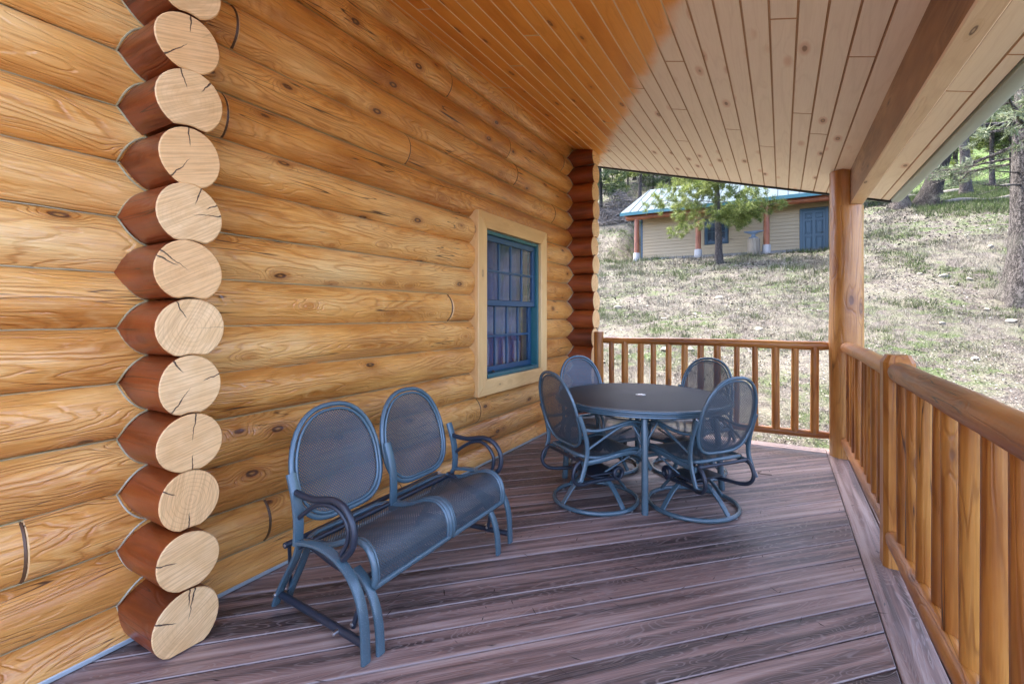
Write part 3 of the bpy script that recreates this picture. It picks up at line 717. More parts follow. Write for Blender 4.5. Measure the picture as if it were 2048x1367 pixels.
def bolt(parent, p, axis='y', r=.008):
    rot = {'y': Matrix.Rotation(R(90), 3, 'X'), 'x': Matrix.Rotation(R(90), 3, 'Y')}[axis]
    mb = MB().lathe([(r * .4, -.012), (r, -.012), (r, .006), (r * .75, .011), (r * .3, .012)], 10)
    mb.v = [tuple(rot @ Vector(v)) for v in mb.v]; return mb.build('bolt', M['bolt'], parent, loc=p)

# glider bench
BX, BY = .60, 1.62
gl = empty('glider_bench', (BX, BY, 0), label='double glider bench of blue metal with two perforated round backs by the log wall', cat='bench')
def G(pts): return [(x - BX, y - BY, z) for x, y, z in pts]
for ys, d, inn in ((1.13, 1, .058), (2.105, -1, .135)):
    strip(G([(.505, ys, .325), (.58, ys, .338), (.655, ys, .338), (.735, ys, .315), (.80, ys, .268), (.842, ys, .20), (.860, ys, .12), (.866, ys, .002)]), .038, .017, M['metal'], 'outer_front_leg', gl)
    strip(G([(.51, ys + .012 * d, .325), (.47, ys + .02 * d, .25), (.40, ys + .035 * d, .16), (.335, ys + .045 * d, .07), (.298, ys + .05 * d, .002)]), .036, .016, M['metal'], 'rear_leg', gl)
    strip(G([(.505, ys + .05 * d, .315), (.455, ys + .075 * d, .24), (.40, ys + .085 * d, .15), (.35, ys + .09 * d, .07), (.312, ys + .095 * d, .002)]), .032, .016, M['metal'], 'rear_leg', gl)
    strip(G([(.755, ys + inn * d, .268), (.80, ys + inn * d, .238), (.845, ys + inn * d, .175), (.868, ys + inn * d, .10), (.876, ys + inn * d, .002)]), .036, .017, M['metal'], 'inner_front_leg', gl)
    pipe(G([(.325, ys + .05 * d, .055), (.858, ys + .012 * d, .052)]), .0145, M['metal_dark'], 'floor_stretcher', gl)
    strip(G([(.50, ys + .05 * d, .305), (.64, ys + .055 * d, .262), (.80, ys + .06 * d, .228)]), .020, .036, M['metal_dark'], 'side_rail', gl)
    pipe(G([(.415, ys + .03 * d, .285), (.345, ys + .085 * d, .062)]), .007, M['metal_dark'], 'swing_link', gl)
    pipe(G([(.795, ys + .06 * d, .215), (.755, ys + .045 * d, .062)]), .009, M['metal_dark'], 'swing_link', gl)
    for p in ((.325, ys + .035 * d, .058), (.345, ys + .085 * d, .07), (.715, ys + .0 * d, .055), (.755, ys + .045 * d, .075), (.415, ys + .02 * d, .285)): bolt(gl, G([p])[0])
    arm = pipe(G([(.478, ys, .512), (.53, ys, .505), (.60, ys, .503), (.66, ys, .515), (.715, ys, .520), (.765, ys, .503), (.800, ys, .462), (.810, ys, .41), (.795, ys, .365), (.755, ys, .325)]), .0125, M['metal_dark'], 'armrest', gl)
    pipe(G([(.512, ys, .415), (.56, ys, .452), (.615, ys, .484), (.668, ys, .498), (.715, ys + .006 * d, .490), (.752, ys + .01 * d, .462), (.770, ys + .01 * d, .425), (.765, ys + .008 * d, .38), (.742, ys, .335)]), .009, M['metal_dark'], 'armrest_brace', gl)
for yu in (1.13, 1.628, 2.105):
    strip(G([(.508, yu, .27 if yu == 1.628 else .318), (.512, yu, .40), (.498, yu, .49), (.468, yu, .575)]), .042, .018, M['metal'], 'upright', gl)
def bfn(yc, zc, xc, tilt):
    def f_(s_, h, d): return (xc - BX - math.sin(tilt) * h + math.cos(tilt) * d, yc - BY + s_, zc + math.cos(tilt) * h + math.sin(tilt) * d)
    return f_
for yc in (1.388, 1.868): back(gl, .452, .262, .185, bfn(yc, .533, .432, R(14)), r=.0112)
pf = [(.44, .292), (.50, .293), (.57, .300), (.64, .322), (.705, .350), (.765, .358), (.808, .338), (.832, .295), (.838, .250), (.832, .215)]
for ya, yb in ((1.20, 1.634), (1.652, 2.075)): seat(gl, [(x - BX, z) for x, z in pf], ya - BY, yb - BY, .0125)
pipe(G([(.415, 1.14, .285), (.37, 2.12, .272)]), .012, M['metal_dark'], 'rear_bar', gl)
pipe(G([(.50, 1.14, .30), (.50, 2.10, .30)]), .011, M['metal_dark'], 'seat_bar', gl); pipe(G([(.79, 1.18, .235), (.79, 2.06, .235)]), .011, M['metal_dark'], 'seat_bar', gl)
bolt(gl, G([(.37, 2.128, .272)])[0])

# round table
TX, TY, TZ = 1.227, 3.302, .618; TRad = .592
tb = empty('round_table', (TX, TY, 0), label='round dark blue metal patio table with a hole for a parasol', cat='table')
MB().lathe([(.022, TZ - .012), (.022, TZ - .002), (.20, TZ), (TRad - .03, TZ), (TRad - .024, TZ - .002)], 72, cap=False).build('table_top', M['table_top'], tb, smooth=30)
MB().lathe([(TRad - .026, TZ - .004), (TRad - .022, TZ + .001), (TRad - .010, TZ + .001), (TRad - .002, TZ - .004), (TRad, TZ - .010), (TRad - .004, TZ - .014), (TRad + .002, TZ - .018), (TRad + .002, TZ - .026), (TRad - .006, TZ - .031), (TRad - .004, TZ - .038), (TRad - .018, TZ - .046), (TRad - .04, TZ - .046), (TRad - .05, TZ - .014)], 72, cap=False).build('table_rim', M['metal'], tb, smooth=35)
MB().lathe([(.02, TZ - .014), (.02, TZ + .003), (.026, TZ + .0055), (.034, TZ + .004), (.036, TZ + .001)], 28, cap=False).build('parasol_ring', M['bolt'], tb)
la = math.atan2(2.78 - TY, 1.389 - TX)
for k in range(4):
    a = la + k * math.pi / 2; ca, sa = math.cos(a), math.sin(a); r1 = .50
    pts = [(ca * .47, sa * .47, TZ - .03), (ca * .49, sa * .49, TZ - .15), (ca * .51, sa * .51, .3), (ca * .53, sa * .53, .001)]
    MB().tube(smooth_path(pts, 4), [.0205] * 13, 14).build('table_leg', M['metal'], tb, smooth=50)
    for sg in (-1, 1):
        b = a + sg * .16; pipe([(ca * .475, sa * .475, TZ - .22), (math.cos(b) * .45, math.sin(b) * .45, TZ - .10), (math.cos(b + sg * .08) * .40, math.sin(b + sg * .08) * .40, TZ - .03)], .0065, M['metal'], 'leg_brace', tb)

# swivel rocker chair (local x = the way it faces)
def make_chair():
    t = empty('swivel_chair')
    MB().tube([(.262 * math.cos(a), .262 * math.sin(a), .0175) for a in np.linspace(0, 2 * math.pi, 49)[:-1]], .0135, 9, closed=True, up=(0, 0, 1)).build('base_ring', M['metal'], t, smooth=60)
    for k in range(4):
        a = R(5 + 90 * k); ca, sa = math.cos(a), math.sin(a)
        strip([(ca * .045, sa * .045, .172), (ca * .10, sa * .10, .163), (ca * .16, sa * .16, .128), (ca * .215, sa * .215, .074), (ca * .256, sa * .256, .024)], .034, .013, M['metal'], 'base_leg', t, up=(-sa, ca, 0))
        b = R(20 + 90 * k); MB().lathe([(.006, .0), (.009, .001), (.009, .006)], 8, c=(.262 * math.cos(b), .262 * math.sin(b), 0)).build('foot_pad', M['bolt'], t)
    MB().lathe([(.03, .150), (.075, .158), (.095, .164), (.098, .170), (.095, .176), (.06, .180), (.06, .192), (.04, .194)], 28).build('swivel_hub', M['metal_dark'], t)
    MB().box((-.02, 0, .203), (.20, .25, .012), ch=.003).build('rocker_plate', M['metal_dark'], t)
    for s in (-1, 1):
        y = .125 * s; co = [(.085 + .034 * math.cos(a), y + .011 * s * (a / 6.28 - 1), .195 + .034 * math.sin(a)) for a in np.linspace(-.6 * math.pi, 3.5 * math.pi, 30)]
        pts = [(-.235, y + .06 * s, .325), (-.268, y + .06 * s, .300), (-.285, y + .06 * s, .25), (-.268, y + .055 * s, .205), (-.22, y + .045 * s, .182), (-.13, y + .02 * s, .178), (-.02, y + .005 * s, .172), (.04, y, .166)]
        MB().tube(smooth_path(pts, 5) + [Vector(c) for c in co], .0115, 8).build('spring_arm', M['metal_dark'], t, smooth=60)
        pipe([(.0, .10 * s, .205), (.14, .165 * s, .305)], .0065, M['metal'], 'seat_strut', t)
        strip([(-.235, .205 * s, .315), (-.10, .205 * s, .322), (.05, .205 * s, .338), (.145, .205 * s, .336), (.215, .205 * s, .300), (.262, .205 * s, .235), (.275, .205 * s, .215)], .016, .030, M['metal'], 'side_rail', t)
        strip([(-.268, .222 * s, .600), (-.242, .226 * s, .53), (-.218, .226 * s, .44), (-.215, .224 * s, .36), (-.238, .226 * s, .28), (-.262, .230 * s, .225)], .017, .028, M['metal'], 'upright', t)
        pipe([(-.235, .224 * s, .515), (-.15, .232 * s, .505), (-.05, .236 * s, .515), (.06, .238 * s, .535), (.14, .238 * s, .532), (.205, .236 * s, .49), (.232, .232 * s, .425), (.222, .226 * s, .365), (.18, .212 * s, .325)], .0098, M['metal'], 'armrest', t)
        pipe([(-.212, .224 * s, .40), (-.13, .232 * s, .445), (-.03, .236 * s, .495), (.05, .237 * s, .520), (.125, .234 * s, .512), (.178, .230 * s, .47), (.198, .226 * s, .415), (.188, .22 * s, .365), (.15, .212 * s, .328)], .0078, M['metal'], 'armrest_brace', t)
    pipe([(-.235, -.19, .325), (-.235, .19, .325)], .010, M['metal_dark'], 'rear_bar', t)
    seat(t, [(-.225, .352), (-.17, .340), (-.09, .332), (.0, .338), (.09, .352), (.16, .356), (.21, .338), (.24, .300), (.255, .255)], -.19, .19, .0115, round_=.12)
    def f_(s_, h, d, tl=R(15), xc=-.268, zc=.585): return (xc - math.sin(tl) * h + math.cos(tl) * d, s_, zc + math.cos(tl) * h + math.sin(tl) * d)
    back(t, .415, .252, .205, f_, r=.0098)
    return t
ch0 = make_chair()
for i, (x, y, a, lab) in enumerate(((1.05, 2.87, 55, 'blue swivel patio chair left of the table leg, nearest the bench, seen from behind'),
                                    (1.605, 3.08, 143, 'blue swivel patio chair on the right front of the table, its back towards the railing'),
                                    (1.467, 3.76, 250, 'dark swivel patio chair behind the table on the right, against the far railing'),
                                    (.87, 3.55, 329, 'light blue swivel patio chair behind the table in the corner by the log wall'))):
    o = ch0 if i == 0 else copy_tree(ch0)
    o.location = (x, y, 0); o.rotation_euler = (0, 0, R(a)); tag(o, lab, 'chair', 'swivel chairs round the patio table')

M['stumpy'] = plain('twig_bark', (.16, .12, .09), .9)
# a twig on the deck boards
pipe([(1.95, 3.99, .006), (1.93, 3.955, .005), (1.955, 3.93, .005), (2.02, 3.945, .005)], .003, M['stumpy'], 'twig', None)
tw = bpy.data.objects['twig']; tag(tw, 'small dry twig lying on the deck boards near the railing', 'twig')

# ---------------------------------------------------------------- shed on the slope
M['siding'] = plain('tan_siding', (.34, .262, .150), .6, var=.06, scale=3)
M['concrete'] = plain('concrete', (0.202, 0.202, 0.202), .85, var=.15, scale=6, bump=.3)
M['pier'] = plain('white_pier', (0.289, 0.285, 0.273), .8, var=.12, scale=5)
M['door'] = plain('blue_door', (.009, .046, .066), .4, var=.08)
M['roof_metal'] = plain('blue_roof_metal', (.040, .066, .080), .6, .0, .1, var=.05, scale=2)
M['rib'] = plain('roof_rib', (.018, .03, .038), .6, .0, .1)
M['dark_glass'] = plain('dark_glass', (.02, .03, .05), .08, var=.3, scale=5)
M['shed_frame'] = plain('navy_frame', (.012, .045, .07), .4)
SY = 25.76; SX0, SX1 = -4.49, 5.1; SZ = 4.02
sh = empty('shed', (0, SY, SZ), label='tan shed with blue door and pale blue metal roof up the slope', cat='shed')
def sb(name, x0, x1, y0, y1, z0, z1, mat, ch=0., parent=sh):
    return MB().box((0, 0, 0), (x1 - x0, y1 - y0, z1 - z0), ch=ch).build(name, mat, parent, loc=((x0 + x1) / 2, (y0 + y1) / 2 - SY, (z0 + z1) / 2 - SZ), smooth=20)
sb('foundation', SX0 + .02, SX1 - .02, SY - .01, SY + 6, SZ - .9, SZ + .26, M['concrete'])
sb('wall_core', SX0 + .03, SX1 - .03, SY + .012, SY + 5.98, SZ + .26, SZ + 2.75, M['shed_frame'])
n_ = 15; hb = 2.5 / n_; DX, DXE = 2.873, 3.884; WX0, WX1 = -1.311, -.238
def siding(x0, x1, z, h):
    mb = MB(); w = x1 - x0
    mb.add([(-w / 2, -.036, 0), (w / 2, -.036, 0), (w / 2, -.006, h), (-w / 2, -.006, h), (-w / 2, .01, 0), (w / 2, .01, 0), (w / 2, .01, h), (-w / 2, .01, h)],
           [(0, 1, 2, 3), (4, 7, 6, 5), (0, 4, 5, 1), (3, 2, 6, 7), (0, 3, 7, 4), (1, 5, 6, 2)])
    mb.build('siding_board', M['siding'], sh, loc=((x0 + x1) / 2, 0, z - SZ), smooth=0)
for i in range(n_):
    z = SZ + .24 + i * hb; cuts = [(SX0, SX1)]
    if z < SZ + 2.06: cuts = [(SX0, DX - .06), (DXE + .06, SX1)]
    o_ = []
    for a, b in cuts:
        if SZ + .74 < z + hb * .5 < SZ + 2.0 and a < WX0 and b > WX1: o_ += [(a, WX0 - .03), (WX1 + .03, b)]
        else: o_.append((a, b))
    for a, b in o_: siding(a, b, z, hb - .003)
sb('corner_trim', SX0 - .07, SX0 + .02, SY - .035, SY + .05, SZ + .02, SZ + 2.6, M['shed_frame'])
# end wall siding
for i in range(n_):
    z = SZ + .24 + i * hb; MB().box((0, 0, 0), (.02, 5.9, hb - .012)).build('siding_board', M['siding'], sh, loc=(SX0, 3.0, z - SZ + hb / 2), smooth=0)
# door
dr = empty('door', ((DX + DXE) / 2, 0, 0)); dr.parent = sh
dw = DXE - DX
def db(name, x0, x1, y0, y1, z0, z1, mat, ch=.006): return MB().box((0, 0, 0), (x1 - x0, y1 - y0, z1 - z0), ch=ch).build(name, mat, dr, loc=((x0 + x1) / 2, (y0 + y1) / 2, (z0 + z1) / 2), smooth=20)
db('door_leaf', -dw / 2 + .05, dw / 2 - .05, -.035, .01, .0, 2.0, M['door'])
for x0, x1 in ((-dw / 2 - .05, -dw / 2 + .05), (dw / 2 - .05, dw / 2 + .05)): db('door_frame', x0, x1, -.06, .01, .0, 2.11, M['door'])
db('door_frame', -dw / 2 + .05, dw / 2 - .05, -.06, .01, 2.0, 2.11, M['door'])
for x in (-.21, .21):
    for z0, z1 in ((.16, .80), (.92, 1.52), (1.64, 1.86)):
        MB().tube([(x - .13, -.037, z0), (x + .13, -.037, z0), (x + .13, -.037, z1), (x - .13, -.037, z1)], .016, 4, closed=True).build('panel_moulding', M['shed_frame'], dr, smooth=0)
        db('door_panel', x - .09, x + .09, -.052, -.03, z0 + .05, z1 - .05, M['door'], .012)
MB().tube([(.36, -.04, .95), (.36, -.09, .95), (.27, -.09, .95)], .016, 6).build('door_handle', M['drip'], dr)
# window
ww = empty('window', ((WX0 + WX1) / 2, 0, 0)); ww.parent = sh; hw = (WX1 - WX0) / 2; wz0, wz1 = .756, 1.99
for x0, x1, z0, z1 in ((-hw, -hw + .14, wz0, wz1), (hw - .14, hw, wz0, wz1), (-hw + .14, hw - .14, wz1 - .14, wz1), (-hw + .14, hw - .14, wz0, wz0 + .14)):
    MB().box((0, 0, 0), (x1 - x0, .09, z1 - z0), ch=.008).build('window_frame', M['shed_frame'], ww, loc=((x0 + x1) / 2, -.02, (z0 + z1) / 2), smooth=20)
MB().box((0, 0, 0), (2 * hw - .28, .01, wz1 - wz0 - .28)).build('pane', M['dark_glass'], ww, loc=(0, -.005, (wz0 + wz1) / 2), smooth=0)
for x in (-.2, 0, .2): MB().box((0, 0, 0), (.02, .02, wz1 - wz0 - .28)).build('muntin', M['shed_frame'], ww, loc=(x, -.016, (wz0 + wz1) / 2), smooth=0)
MB().box((0, 0, 0), (2 * hw - .28, .022, .03)).build('muntin', M['shed_frame'], ww, loc=(0, -.018, (wz0 + wz1) / 2), smooth=0)
# eave beam, posts and piers
EY = 24.75
mb = hlog(10.9, .14, .15, 33, n=14); mb.build('eave_beam', M['shed_wood'], sh, loc=(-5.1, EY - SY, 2.30))
for x in (-4.53, -1.49, 1.48, 4.4):
    p_ = empty('porch_post', (x, EY - SY, 0)); p_.parent = sh; g_ = float(ground_h(x, EY)) - SZ
    vlog(MB(), 0, 0, g_ + .45, 2.2, .13, .125, 14, int(x * 10) % 50).build('shaft', M['shed_wood'], p_, rot=STAND)
    MB().lathe([(.185, g_ - .3), (.18, g_ + .42), (.165, g_ + .45)], 16).build('pier', M['pier'], p_)
# roof: front and back slopes with standing seams
RX0, RX1 = -5.30, 5.9; ey, ez, ry, rz = 24.30, SZ + 2.50, 28.76, SZ + 4.72; hipx = .45
rs_ = Vector((0, ry - ey, rz - ez)); rl_ = rs_.length
mb = MB(); mb.add([(RX0, ey, ez), (RX1, ey, ez), (RX1, ry, rz), (RX0 + hipx, ry, rz), (RX0, ey, ez - .05), (RX1, ey, ez - .05), (RX1, ry, rz - .05), (RX0 + hipx, ry, rz - .05)],
                 [(0, 1, 2, 3), (7, 6, 5, 4), (0, 4, 5, 1), (1, 5, 6, 2), (2, 6, 7, 3), (3, 7, 4, 0)])
mb.build('roof_panel', M['roof_metal'], sh, loc=(0, -SY, -SZ), smooth=0)
by = 33.2; mb = MB(); mb.add([(RX0 + hipx, ry + .003, rz), (RX1, ry + .003, rz), (RX1, by, ez), (RX0, by, ez), (RX0 + hipx, ry + .003, rz - .05), (RX1, ry + .003, rz - .05), (RX1, by, ez - .05), (RX0, by, ez - .05)],
                 [(0, 1, 2, 3), (7, 6, 5, 4), (0, 4, 5, 1), (1, 5, 6, 2), (2, 6, 7, 3), (3, 7, 4, 0)])
mb.build('roof_panel', M['roof_metal'], sh, loc=(0, -SY, -SZ), smooth=0)
x = RX0 + .5
while x < RX1 - .1:
    MB().add([(x - .016, ey, ez + .002), (x + .016, ey, ez + .002), (x + .016, ry, rz + .002), (x - .016, ry, rz + .002), (x - .008, ey, ez + .035), (x + .008, ey, ez + .035), (x + .008, ry, rz + .035), (x - .008, ry, rz + .035)],
             [(0, 4, 7, 3), (4, 5, 6, 7), (5, 1, 2, 6), (0, 1, 5, 4), (3, 7, 6, 2)]).build('roof_seam', M['rib'], sh, loc=(0, -SY, -SZ), smooth=0)
    x += .42
sb('fascia', RX0, RX1, ey - .03, ey - .003, ez - .15, ez + .015, M['teal'])
sb('soffit', RX0 + .1, RX1 - .1, ey, SY - .06, ez - .06 - .02, ez - .055, M['shed_wood'])
# gable end infill under the left rake
mb = MB(); mb.add([(SX0 + .03, SY, SZ + 2.6), (SX0 + .03, ry, rz - .12), (SX0 + .03, 31.7, SZ + 2.6)], [(0, 2, 1)]); mb.build('gable', M['siding'], sh, loc=(0, -SY, -SZ), smooth=0)
# anvil on a stump
def ghz(x, y): return float(ground_h(x, y))
sx, sy = .95, 24.55; gz = ghz(sx, sy)
N = NT('weathered_stump'); v = N.coord(); f_ = N.noise(N.vmath('MULTIPLY', v, (22, 22, 1.5)), 1., 4, .6)
N.set(Base_Color=N.ramp(f_, [(.3, (0.116, 0.095, 0.068)), (.7, (0.272, 0.231, 0.170))]), Roughness=.9); N.bump(f_, .6, .02); M['stump'] = N.m
mb = MB(); vs_ = []
for z, r in ((-.1, .30), (.2, .275), (.55, .265), (.74, .262), (.75, .25)):
    for k in range(18): a = k / 18 * 6.283; rr = r * (1 + .05 * math.sin(3 * a + 1) + .03 * math.sin(7 * a)); vs_.append((rr * math.cos(a), rr * math.sin(a), z))
mb.add(vs_, [(i * 18 + k, i * 18 + (k + 1) % 18, (i + 1) * 18 + (k + 1) % 18, (i + 1) * 18 + k) for i in range(4) for k in range(18)] + [tuple(72 + k for k in range(18))])
mb.build('stump', M['stump'], loc=(sx, sy, gz), label='weathered tree stump under the anvil in front of the shed', cat='stump')
M['iron'] = plain('anvil_iron', (.10, .13, .16), .45, .6, var=.3)
an = empty('anvil', (sx, sy, gz + .75), label='grey iron anvil standing on the stump by the shed wall', cat='anvil')
mb = MB()
secs = [(.0, .20, .13), (.05, .18, .12), (.09, .10, .07), (.17, .075, .055), (.22, .11, .06), (.26, .20, .065)]
vs_ = []
for z, a, b in secs: vs_ += [(-a, -b, z), (a, -b, z), (a, b, z), (-a, b, z)]
mb.add(vs_, [(i * 4 + k, i * 4 + (k + 1) % 4, (i + 1) * 4 + (k + 1) % 4, (i + 1) * 4 + k) for i in range(5) for k in range(4)] + [(3, 2, 1, 0)])
mb.build('waist', M['iron'], an, smooth=30)
MB().box((-.02, 0, .31), (.46, .14, .10), ch=.008).build('face', M['iron'], an, smooth=20)
MB().tube([(.20, 0, .315), (.28, 0, .325), (.36, 0, .338), (.43, 0, .352)], [.058, .05, .034, .008], 12).build('horn', M['iron'], an)
MB().add([(-.25, -.06, .36), (-.25, .06, .36), (-.40, -.045, .36), (-.40, .045, .36), (-.25, -.06, .27), (-.25, .06, .27), (-.40, -.045, .325), (-.40, .045, .325)],
         [(0, 1, 3, 2), (4, 6, 7, 5), (0, 2, 6, 4), (1, 5, 7, 3), (2, 3, 7, 6)]).build('heel', M['iron'], an, smooth=0)

# ---------------------------------------------------------------- trees
def leaf_mat(name, dark, mid, lite, rough=.6):
    N = NT(name); g = N.n('ShaderNodeNewGeometry'); rnd = g.outputs['Random Per Island']; n = N.noise(N.pos(), 1.3, 2)
    t = N.math('MULTIPLY_ADD', rnd, .55, N.math('MULTIPLY_ADD', n, .9, -.22))
    c = N.ramp(t, [(.1, dark), (.5, mid), (.95, lite)])
    N.set(Base_Color=c, Roughness=rough, Specular_IOR_Level=.3)
    tl = N.n('ShaderNodeBsdfTranslucent'); N.l(c, tl.inputs[0]); mx = N.n('ShaderNodeMixShader'); mx.inputs[0].default_value = .3
    N.l(N.b.outputs[0], mx.inputs[1]); N.l(tl.outputs[0], mx.inputs[2]); N.l(mx.outputs[0], N.out.inputs[0]); return N.m
M['needle'] = leaf_mat('pine_needles', (.028, .052, .010), (.115, .155, .030), (.28, .30, .085))
M['needle_pale'] = leaf_mat('pale_fir_needles', (0.041, 0.061, 0.027), (0.117, 0.146, 0.071), (0.246, 0.269, 0.175))
M['needle_far'] = leaf_mat('woodland_needles', (0.024, 0.043, 0.014), (0.052, 0.079, 0.029), (0.101, 0.130, 0.058))
def bark(name, dark, lite, sc=9.):
    N = NT(name); v = N.coord(); w = N.vmath('ADD', N.vmath('MULTIPLY', v, (sc, sc, sc * .2)), N.vmath('MULTIPLY', N.noise(v, sc * .6, 4, .65, col=True), (2.2, 2.2, 1.2)))
    r = N.noise(w, 1.6, 5, .68); d = N.math('ABSOLUTE', N.math('SUBTRACT', r, .5)); n = N.noise(v, sc * 6, 4, .7); m = N.noise(v, 2.2, 3)
    c = N.mix(N.sstep(d, .005, .075), dark, N.mix(N.sstep(n, .3, .7), tuple(x * .5 for x in lite), lite)); c = N.mix(N.math('MULTIPLY', N.sstep(m, .5, .7), .3), c, (.20, .20, .15))
    N.set(Base_Color=c, Roughness=.95, Specular_IOR_Level=.15); N.bump(N.math('ADD', N.sstep(d, 0, .14), N.math('MULTIPLY', n, .7)), 1., .05); return N.m
M['bark'] = bark('grey_bark', (0.041, 0.034, 0.030), (0.203, 0.176, 0.158)); M['bark_dark'] = bark('dark_bark', (0.015, 0.013, 0.011), (0.075, 0.064, 0.056), 6.)
M['bark_big'] = bark('furrowed_bark', (.016, .013, .011), (.215, .19, .17), 9.)
M['deadwood'] = plain('deadwood', (0.134, 0.117, 0.100), .95, var=.3, scale=5)
def trunk_mesh(mb, H, r, lean, rs, n=14, flare=.6, m=26, kink=.05):
    vs = []; ph = rs.rand(5) * 6.28
    for i in range(m + 1):
        t = (i / m) ** 1.25; z = -.35 + (H + .35) * t; cx, cy = lean[0] * z + kink * math.sin(z * .7 + ph[0]), lean[1] * z + kink * math.sin(z * .6 + ph[1])
        rr = r * (1 - .88 * t) * (1 + flare * math.exp(-max(z, 0) / (r * 1.6)))
        for k in range(n):
            a = 6.2832 * k / n; q_ = rr * (1 + .07 * math.sin(3 * a + ph[2] + z * .5) + .10 * math.exp(-max(z, 0) / (r * 2)) * math.sin(5 * a + ph[3]) + .03 * math.sin(8 * a + 6 * z))
            vs.append((cx + q_ * math.cos(a), cy + q_ * math.sin(a), z))
    mb.add(vs, [(i * n + k, i * n + (k + 1) % n, (i + 1) * n + (k + 1) % n, (i + 1) * n + k) for i in range(m) for k in range(n)] + [tuple(m * n + k for k in range(n))])
    return lambda z: Vector((lean[0] * z + kink * math.sin(z * .7 + ph[0]), lean[1] * z + kink * math.sin(z * .6 + ph[1]), z))
def needles(centers, dirs, npc, ln, wd, rs, spread=.8):
    C = np.repeat(centers, npc, 0); D = np.repeat(dirs, npc, 0); n = len(C)
    d = D * .6 + rs.normal(0, spread, (n, 3)); d /= np.linalg.norm(d, axis=1)[:, None] + 1e-6
    L = ln * rs.uniform(.6, 1.25, (n, 1)); s = np.cross(d, rs.normal(0, 1, (n, 3))); s /= np.linalg.norm(s, axis=1)[:, None] + 1e-6
    b = C + rs.normal(0, ln * .22, (n, 3)); w = wd * rs.uniform(.6, 1.3, (n, 1))
    V = np.stack([b - s * w * .5, b + s * w * .5, b + d * L], 1).reshape(-1, 3); return V, np.arange(3 * n).reshape(n, 3)
def make_pine(name, H, r, c0, rad, nb, per, npc, ln, wd, seed, barkm, leafm, lean=(0, 0), dead=10, flare=.6, gap=None, droop=.28, top_k=.75, tn=14):
    rs = np.random.RandomState(seed); root = empty(name); mb = MB(); ax = trunk_mesh(mb, H, r, lean, rs, flare=flare, n=tn)
    mb.build('trunk', barkm, root, smooth=80)
    lm = MB(); Cs, Ds = [], []
    for i in range(nb + dead):
        isd = i >= nb
        u = rs.rand() if not isd else 0
        zb = c0 + (H - c0) * u ** 1.05 if not isd else rs.uniform(c0 * .55, c0 * 1.15)
        az = i * 2.39996 + rs.uniform(-.5, .5)
        if gap and not isd and gap(az % 6.2832, zb): continue
        L = rad * (1 - top_k * max(0, zb - c0) / (H - c0)) * rs.uniform(.65, 1.15) if not isd else rad * rs.uniform(.25, .7)
        o = np.array([math.cos(az), math.sin(az), 0]); b = np.array(ax(zb)); dr = droop * rs.uniform(.3, 1.4); up = rs.uniform(.02, .22)
        S_ = np.linspace(0, 1, 7); P = b + o * (L * S_)[:, None]; P[:, 2] += L * (up * S_ - dr * S_ ** 2 + .75 * dr * S_ ** 3); P += rs.normal(0, .015 * L, P.shape) * S_[:, None]
        br = max(.012, r * .16 * (L / rad)); lm.tube([tuple(p) for p in P], [br * (1 - .85 * s) for s in S_], 5, cap=False)
        if isd:
            for _ in range(3):
                s = rs.uniform(.3, .9); p0 = b + o * L * s; p0[2] = np.interp(s, S_, P[:, 2]); q_ = p0 + np.array([math.cos(az + rs.uniform(-1, 1)), math.sin(az + rs.uniform(-1, 1)), rs.uniform(-.4, .2)]) * L * .35
                lm.tube([tuple(p0), tuple(q_)], [br * .4, .004], 3, cap=False)
            continue
        k = max(3, int(per * L / rad)); s = rs.uniform(.22, 1.02, k); side = np.cross(o, [0, 0, 1]); lat = rs.uniform(-1, 1, k) * .30 * L * (1.15 - s * .7)
        c = np.stack([np.interp(s, S_, P[:, j]) for j in range(3)], 1) + side * lat[:, None]; c[:, 2] += rs.normal(0, .05 * L, k) - .03 * L
        Cs.append(c); Ds.append(np.tile(o, (k, 1)) * .8 + side * (lat / (L + 1e-6))[:, None] * 2 + np.array([0, 0, .35]))
        for a_ in range(0, k, 3): j = min(6, int(s[a_] * 6)); lm.tube([tuple(P[j]), tuple(c[a_])], [br * .3, .005], 3, cap=False)
    lm.build('branches', barkm, root, smooth=80, kind='stuff')
    V, F_ = needles(np.concatenate(Cs), np.concatenate(Ds), npc, ln, wd, rs)
    me = np_mesh('crown', V, F_); me.materials.append(leafm); put('crown', me, root)
    return root
def place(o, x, y, rz=0, sc=1., dz=0.):
    o.location = (x, y, ghz(x, y) + dz); o.rotation_euler = (0, 0, rz); o.scale = (sc, sc, sc); return o
t = make_pine('pine_tree', 9., .155, 1.75, 3.0, 78, 44, 56, .19, .017, 11, M['bark'], M['needle'], dead=6, flare=.35, droop=.35)
place(t, -.28, 21.7, R(25)); tag(t, 'green pine with a grey trunk standing in front of the shed', 'tree')
t = make_pine('fir_tree', 13., .33, 3.0, 3.4, 46, 34, 36, .15, .022, 21, M['bark_big'], M['needle_pale'], lean=(.004, .0), dead=16, flare=.75, droop=.42, tn=40)
place(t, 6.30, 12.84, R(200)); tag(t, 'big grey trunked fir at the right edge of the picture', 'tree')
t = make_pine('fir_tree', 12., .30, 5.5, 2.6, 30, 18, 24, .22, .035, 31, M['bark_dark'], M['needle_far'], lean=(.30, .05), dead=10, flare=.8)
place(t, 6.77, 23.1); tag(t, 'leaning dark trunked tree on the green grass beyond the slope', 'tree')
t = make_pine('fir_tree', 13., .20, 4.6, 2.5, 40, 20, 24, .22, .035, 33, M['bark'], M['needle_far'], dead=16, flare=.5)
place(t, 9.09, 27.99); tag(t, 'straight grey trunked tree on the green grass behind the fallen log', 'tree')
